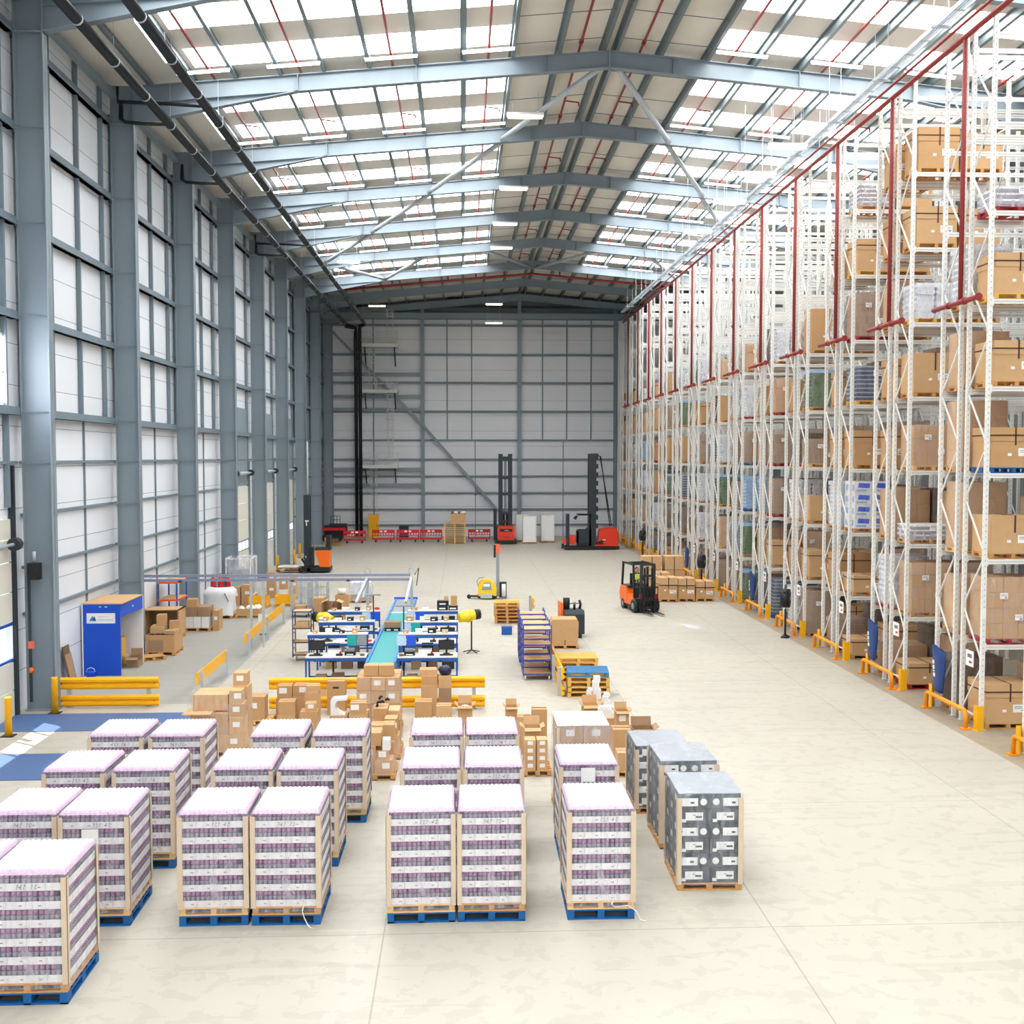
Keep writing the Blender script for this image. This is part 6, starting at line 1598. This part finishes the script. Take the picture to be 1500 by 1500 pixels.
tube_body(b, [(0, .42, 1.64), (0, .4, 1.69), (0, .4, 1.76), (0, .41, 1.83), (0, .42, 1.885)], [(.05, .06), (.07, .085), (.082, .1), (.08, .095), (.04, .05)], SKIN, 14)
b.prism([(.31, 1.73), (.28, 1.735), (.305, 1.78)], 'x', -.014, .014, SKIN)
for s in (-1, 1): b.bx(s*.085 - .012, s*.085 + .012, .39, .43, 1.74, 1.8, SKIN); b.bx(s*.032 - .012, s*.032 + .012, .302, .312, 1.785, 1.797, BLACK)
b.bx(-.028, .028, .312, .32, 1.703, 1.711, mat('lip', '#a06055', .6)); ob('head', b, p)
b = MB(); tube_body(b, [(0, .43, 1.80), (0, .43, 1.86), (0, .43, 1.905)], [(.09, .1), (.085, .095), (.04, .05)], mat('dark_hair', '#2b211c', .8), 12); ob('hair', b, p)
for s in (-1, 1):
    b = MB(); tube_body(b, [(s*.15, .03, 1.32), (s*.15, -.03, 1.31), (s*.145, -.07, 1.3)], [(.03, .022), (.04, .02), (.036, .018)], SKIN, 8)
    for k in range(4):
        x = s*(.12 + .018*k); l = (.045, .055, .05, .038)[k]
        tube_body(b, [(x, -.06, 1.305), (x, -.085, 1.30), (x, -.085 - l*.35, 1.28), (x, -.075, 1.265)], [.009, .009, .008, .007], SKIN, 6)
    tube_body(b, [(s*.115, -.01, 1.32), (s*.095, -.04, 1.325), (s*.09, -.075, 1.31)], [.011, .01, .008], SKIN, 6); ob('hand', b, p)

# tall very-narrow-aisle truck seen from behind
def vna_mast(t, w, h, x=0, y=0):
    for s in (-1, 1): ob('mast_column', MB().bx(x + s*.38 - .17, x + s*.38 + .17, y - .15, y + .15, .3, h, DGREY), t)
    for s in (-1, 1): ob('mast_column', MB().bx(x + s*.05 - .03, x + s*.05 + .03, y - .1, y + .1, .5, h - .3, BLACK), t)
    b = MB()
    for z in (h - .55, h - 2.0, h - 3.3, h - 4.8, 1.6): b.bx(x - w/2, x + w/2, y - .13, y + .13, z, z + .35 if z > h - .6 else z + .22, DGREY)
    ob('mast_crosshead', b, t)
    ob('lift_chain', MB().bx(x - .03, x + .03, y - .12, y - .1, .8, h - .4, GREYP), t)
t = thing('turret_truck', 'tall-masted narrow-aisle truck with red rear, parked facing the far wall', 'truck', (3.4, 86.3, 0))
b = MB(); b.prism([(-.62, .3), (.62, .3), (.68, .5), (.68, 1.25), (.6, 1.42), (-.6, 1.42), (-.68, 1.25), (-.68, .5)], 'y', -.5, .9, TRUCKR); ob('body', b, t)
ob('vent', MB().bx(-.5, .5, -.52, -.5, 1.0, 1.22, BLACK).bx(-.25, .25, -.53, -.52, .55, .62, mat('deep_red', '#a32a16', .4)), t); ob('badge', MB().bx(-.12, .22, -.525, -.515, 1.06, 1.14, GREYP), t)
ob('base', MB().bx(-.85, .85, -.6, 1.6, .06, .32, BLACK), t); vna_mast(t, .95, 7.1, 0, .9)
b = MB(); b.bx(-.95, -.7, .2, .9, .3, 2.75, DGREY); b.bx(-.92, -.88, .1, .2, .3, 2.9, BLACK); ob('cabin_post', b, t)
ob('operator_platform', MB().bx(-.4, .4, 1.1, 1.9, .35, .5, BLACK).bx(-.4, .4, 1.1, 1.2, .5, 2.4, BLACK), t)
for s in (-1, 1): wheel(t, s*.6, 0, .2, .2, .2)
# the second one seen from the side
t = thing('turret_truck', 'tall-masted narrow-aisle truck side-on with a long red battery body, before the racking', 'truck', (9.4, 80.9, 0))
b = MB(); b.prism([(.35, .28), (2.05, .28), (2.1, 1.2), (1.95, 1.6), (1.1, 1.65), (.75, 1.5), (.6, .75)], 'y', -.62, .62, TRUCKR); ob('body', b, t)
b = MB(); b.prism([(.35, .55), (1.3, .85), (.9, .6), (1.0, .42), (.35, .42)], 'y', -.635, -.62, BLACK); b.bx(.9, 1.15, -.64, -.63, .72, .78, PAPER); ob('side_vent', b, t)
ob('base', MB().bx(-1.85, 2.15, -.6, .6, .06, .26, BLACK), t)
for s in (-1, 1): ob('mast_column', MB().bx(-.08, .45, s*.4 - .1, s*.4 + .1, .26, 7.1, DGREY), t)
b = MB()
for k in range(9): z = 1.6 + .63*k; b.bx(.45, .6, -.45, .45, z, z + .34, DGREY)
b.bx(.1, .6, -.45, .45, 6.9, 7.12, DGREY); ob('mast_ladder', b, t)
for s in (-1, 1): ob('stay_cable', MB().tube([(.55, s*.15, 7.0), (.8, s*.15, 6.9), (1.6 + s*.08, s*.15, 1.7)], .035, BLACK, 6), t)
b = MB(); b.bx(-.9, .1, -.5, .5, .3, .5, BLACK); b.bx(-.95, .1, -.5, -.44, .5, 1.55, DGREY); b.bx(-.95, -.85, -.5, .5, .5, 1.4, BLACK); b.bx(-.9, .1, -.5, .5, 2.55, 2.65, BLACK); b.bx(-.05, .05, -.5, .5, .5, 2.6, DGREY); ob('operator_cabin', b, t)
ob('seat', MB().bx(-.6, -.2, -.2, .2, .5, .95, BLACK).bx(-.25, -.15, -.2, .2, .95, 1.6, BLACK), t)
ob('auxiliary_mast', MB().bx(-1.75, -1.5, -.25, .25, .26, 2.65, DGREY), t)
b = MB(); b.bx(-1.5, -1.05, -.4, .4, .4, 1.05, TRUCKR); b.bx(-2.0, -1.75, -.4, .4, .45, .8, TRUCKR); ob('turret_head', b, t)
ob('headlamp', MB().bar((-.95, -.4, 2.5), (-1.1, -.45, 2.25), .06, .1, BLACK).bar((-1.0, -.2, 2.5), (-1.2, -.2, 2.3), .06, .1, BLACK), t)
ob('fork', MB().bx(-2.1, -1.9, -.3, -.22, .1, .45, BLACK), t); wheel(t, -1.6, 0, .15, .15, .5); wheel(t, 1.6, 0, .2, .2, .9)
# reach truck by the dock doors
t = thing('reach_truck', 'reach truck with black mast and orange body facing the left dock doors', 'truck', (-8.6, 65.6, 0))
for s in (-1, 1): ob('mast_column', MB().bx(-.8, -.45, s*.28 - .12, s*.28 + .12, .2, 4.6, DGREY), t)
b = MB()
for z in (1.2, 2.4, 3.5, 4.4): b.bx(-.75, -.5, -.3, .3, z, z + .2, DGREY)
b.bx(-.72, -.66, -.42, -.4, .9, 1.0, PAPER); b.bx(-.72, -.5, -.42, -.4, 3.05, 3.12, PAPER); b.bx(-.66, -.6, -.42, -.4, 2.8, 3.05, PAPER); ob('mast_crossbar', b, t)
b = MB(); b.prism([(-.15, 1.35), (.7, 1.35), (.72, .35), (.15, .35)], 'y', -.55, .55, TRUCKO); ob('body', b, t)
ob('base', MB().bx(-.6, .75, -.6, .6, .1, .36, BLACK).bx(-1.1, -.4, -.6, -.45, .08, .3, BLACK).bx(-1.1, -.4, .45, .6, .08, .3, BLACK), t)
ob('top_cover', MB().bx(-.15, .65, -.5, .5, 1.35, 1.5, DGREY), t)
b = MB(); b.bx(.5, .75, -.45, .45, 1.35, 2.2, BLACK); b.bx(-.5, -.3, -.5, .5, .4, 1.5, BLACK); ob('cabin', b, t)
ob('hoist_rod', MB().tube([(-.6, 0, 4.6), (-.6, 0, 7.8)], .05, GALV), t)
for s in (-.25, .25): ob('fork', MB().bx(-2.0, -.8, s - .06, s + .06, .12, .18, BLACK), t)
b = MB(); R = random.Random(2)
for k in range(5): b.tube([(-.75, -.4 + .1*k, .5), (-.95, -.4 + .1*k, .8), (-.6, -.4 + .1*k, 1.0)], .03, BLACK, 6)
ob('hoses', b, t)
for y in (-.5, .5): wheel(t, -.95, y, .14, .14, .12)
o = ob('pallet', pallet(1.2, 1.0, WOOD, .14)); o.location = (-10.32, 65.6, .19); tag(o, 'wooden pallet on the forks of the reach truck by the dock doors', 'pallet', 'floor pallets')
o = ob('white_sheet', MB().bx(-.6, .6, -.5, .5, 0, .05, WHITE).bx(-.5, .4, -.4, .45, .05, .07, WHITE)); o.location = (-10.32, 65.6, .337); tag(o, 'flat white sheets on the reach truck pallet', 'sheet')
# ride-on pallet truck
t = thing('pallet_truck', 'dark ride-on pallet truck beside the plain tall carton', 'pallet truck', (4.2, 41.6, 0), .1)
ob('body', MB().prism([(-.45, .15), (.4, .15), (.42, .95), (.3, 1.05), (-.35, 1.05), (-.45, .9)], 'x', -.38, .38, DGREY), t)
ob('side_panel', MB().bx(-.46, -.38, -.1, .6, .3, 1.3, TRUCKO), t)
b = MB(); b.tube([(-.22, .1, 1.0), (-.22, .1, 1.3), (-.22, .12, 1.48)], .13, BLACK, 10); ob('backrest', b, t)
b = MB(); b.tube([(.05, -.1, 1.05), (.05, -.1, 1.25)], .05, BLACK); b.bar((-.12, -.1, 1.28), (.22, -.1, 1.28), .05, .05, GREYP); b.lathe([(.04, 1.25), (.07, 1.3), (.03, 1.35)], GREYP, 8, (.05, -.1)); ob('tiller', b, t)
b = MB(); b.tube([(.3, .1, 1.05), (.33, .1, 1.22), (.28, .1, 1.38)], .05, BLACK); ob('grab_handle', b, t)
for s in (-.2, .2): ob('fork', MB().bx(s - .09, s + .09, .4, 1.6, .06, .12, BLACK), t)
wheel(t, .2, -.42, .1, .1, .12); wheel(t, -.2, -.1, .12, .12, .14)
# robot stretch-wrapper
t = thing('wrapping_robot', 'yellow self-driving stretch-wrapping robot with a tall grey mast', 'wrapping robot', (1.2, 53.0, 0))
b = MB(); b.prism([(-.45, .16), (.42, .16), (.44, .55), (.3, .78), (.05, .95), (-.2, .95), (-.42, .75), (-.48, .5)], 'y', -.35, .35, mat('robot_yellow', '#f0cb1e', .4, 0, .04)); ob('body', b, t)
ob('front_cover', MB().prism([(-.3, .45), (.2, .45), (.14, .82), (-.18, .82)], 'y', -.365, -.35, GREYP).bx(-.2, .1, -.37, -.36, .62, .76, WHITE), t)
ob('bumper', MB().bx(-.35, .2, -.42, -.3, .06, .26, GALV).bx(-.48, .44, -.34, .34, .06, .18, BLACK), t)
ob('mast', MB().bx(.42, .58, -.08, .08, .1, 2.2, mat('mast_grey', '#8f979e', .4)).bx(.4, .6, -.1, .1, 2.2, 2.65, mat('salmon_box', '#e06a4a')), t)
ob('mast_head', MB().bx(.3, .4, -.1, .1, 2.0, 2.6, BLACK), t)
ob('film_carriage', MB().bx(.58, .92, -.16, .16, .06, .8, BLACK), t); ob('film_roll', MB().tube([(.78, -.18, .12), (.78, -.18, .72)], .1, WHITE, 14), t)
ob('feeler_wheel', MB().bx(-.95, -.45, -.06, .06, .08, .16, BLACK).tube([(-.9, -.08, .1), (-.9, .08, .1)], .1, BLACK, 12), t)
wheel(t, .25, -.34, .1, .1, .08); wheel(t, .25, .34, .1, .1, .08)
ob('handle', MB().tube([(-.45, -.2, .6), (-.52, -.2, .85), (-.4, -.2, 1.02), (-.15, -.2, 1.05)], .02, GREYP, 6), t)
# ------------------------------------------------------------------ camera and light
cam = bpy.data.cameras.new('camera'); co = bpy.data.objects.new('camera', cam); COL.objects.link(co)
cam.sensor_width = 36; cam.lens = 36 * 1605 / 1500; cam.clip_end = 300
co.location = (0, 0, 6.886)
co.rotation_euler = (PI/2 - .0505, 0, -.0451)
S.camera = co
w = bpy.data.worlds.new('World'); S.world = w; w.use_nodes = True
bg = w.node_tree.nodes['Background']; bg.inputs[0].default_value = (.92, .96, 1, 1); bg.inputs[1].default_value = 1.15  # sky doubles as soft fill through the end left open behind the camera
sl = bpy.data.lights.new('sun', 'SUN'); sl.energy = 9; sl.angle = .01; sl.color = (1, .95, .88)
so = bpy.data.objects.new('sun', sl); COL.objects.link(so)
so.rotation_euler = Vector((1.9, -1.35, -2.6)).to_track_quat('-Z', 'Y').to_euler(); so.location = (-30, 50, 40)
S.view_settings.view_transform = 'Standard'; S.view_settings.look = 'None'; S.view_settings.gamma = 1
S.view_settings.use_curve_mapping = False; S.view_settings.exposure = 0.32
S.cycles.max_bounces = 8; S.cycles.diffuse_bounces = 4; S.cycles.glossy_bounces = 3; S.cycles.transparent_max_bounces = 16; S.cycles.transmission_bounces = 2
S.cycles.use_denoising = True; S.cycles.sample_clamp_indirect = 6
S.cycles.use_fast_gi = False
S.render.use_persistent_data = False

sp = bpy.data.lights.new('forklift_spot', 'SPOT'); sp.energy = 1500; sp.color = (.4, .6, 1); sp.spot_size = .12; sp.spot_blend = .4; sp.shadow_soft_size = .03
spo = bpy.data.objects.new('forklift_spot', sp); COL.objects.link(spo); spo.location = (8.56, 47.9, 1.6)
spo.rotation_euler = (Vector((9.25, 43.9, 0)) - Vector((8.56, 47.9, 1.6))).to_track_quat('-Z', 'Y').to_euler()
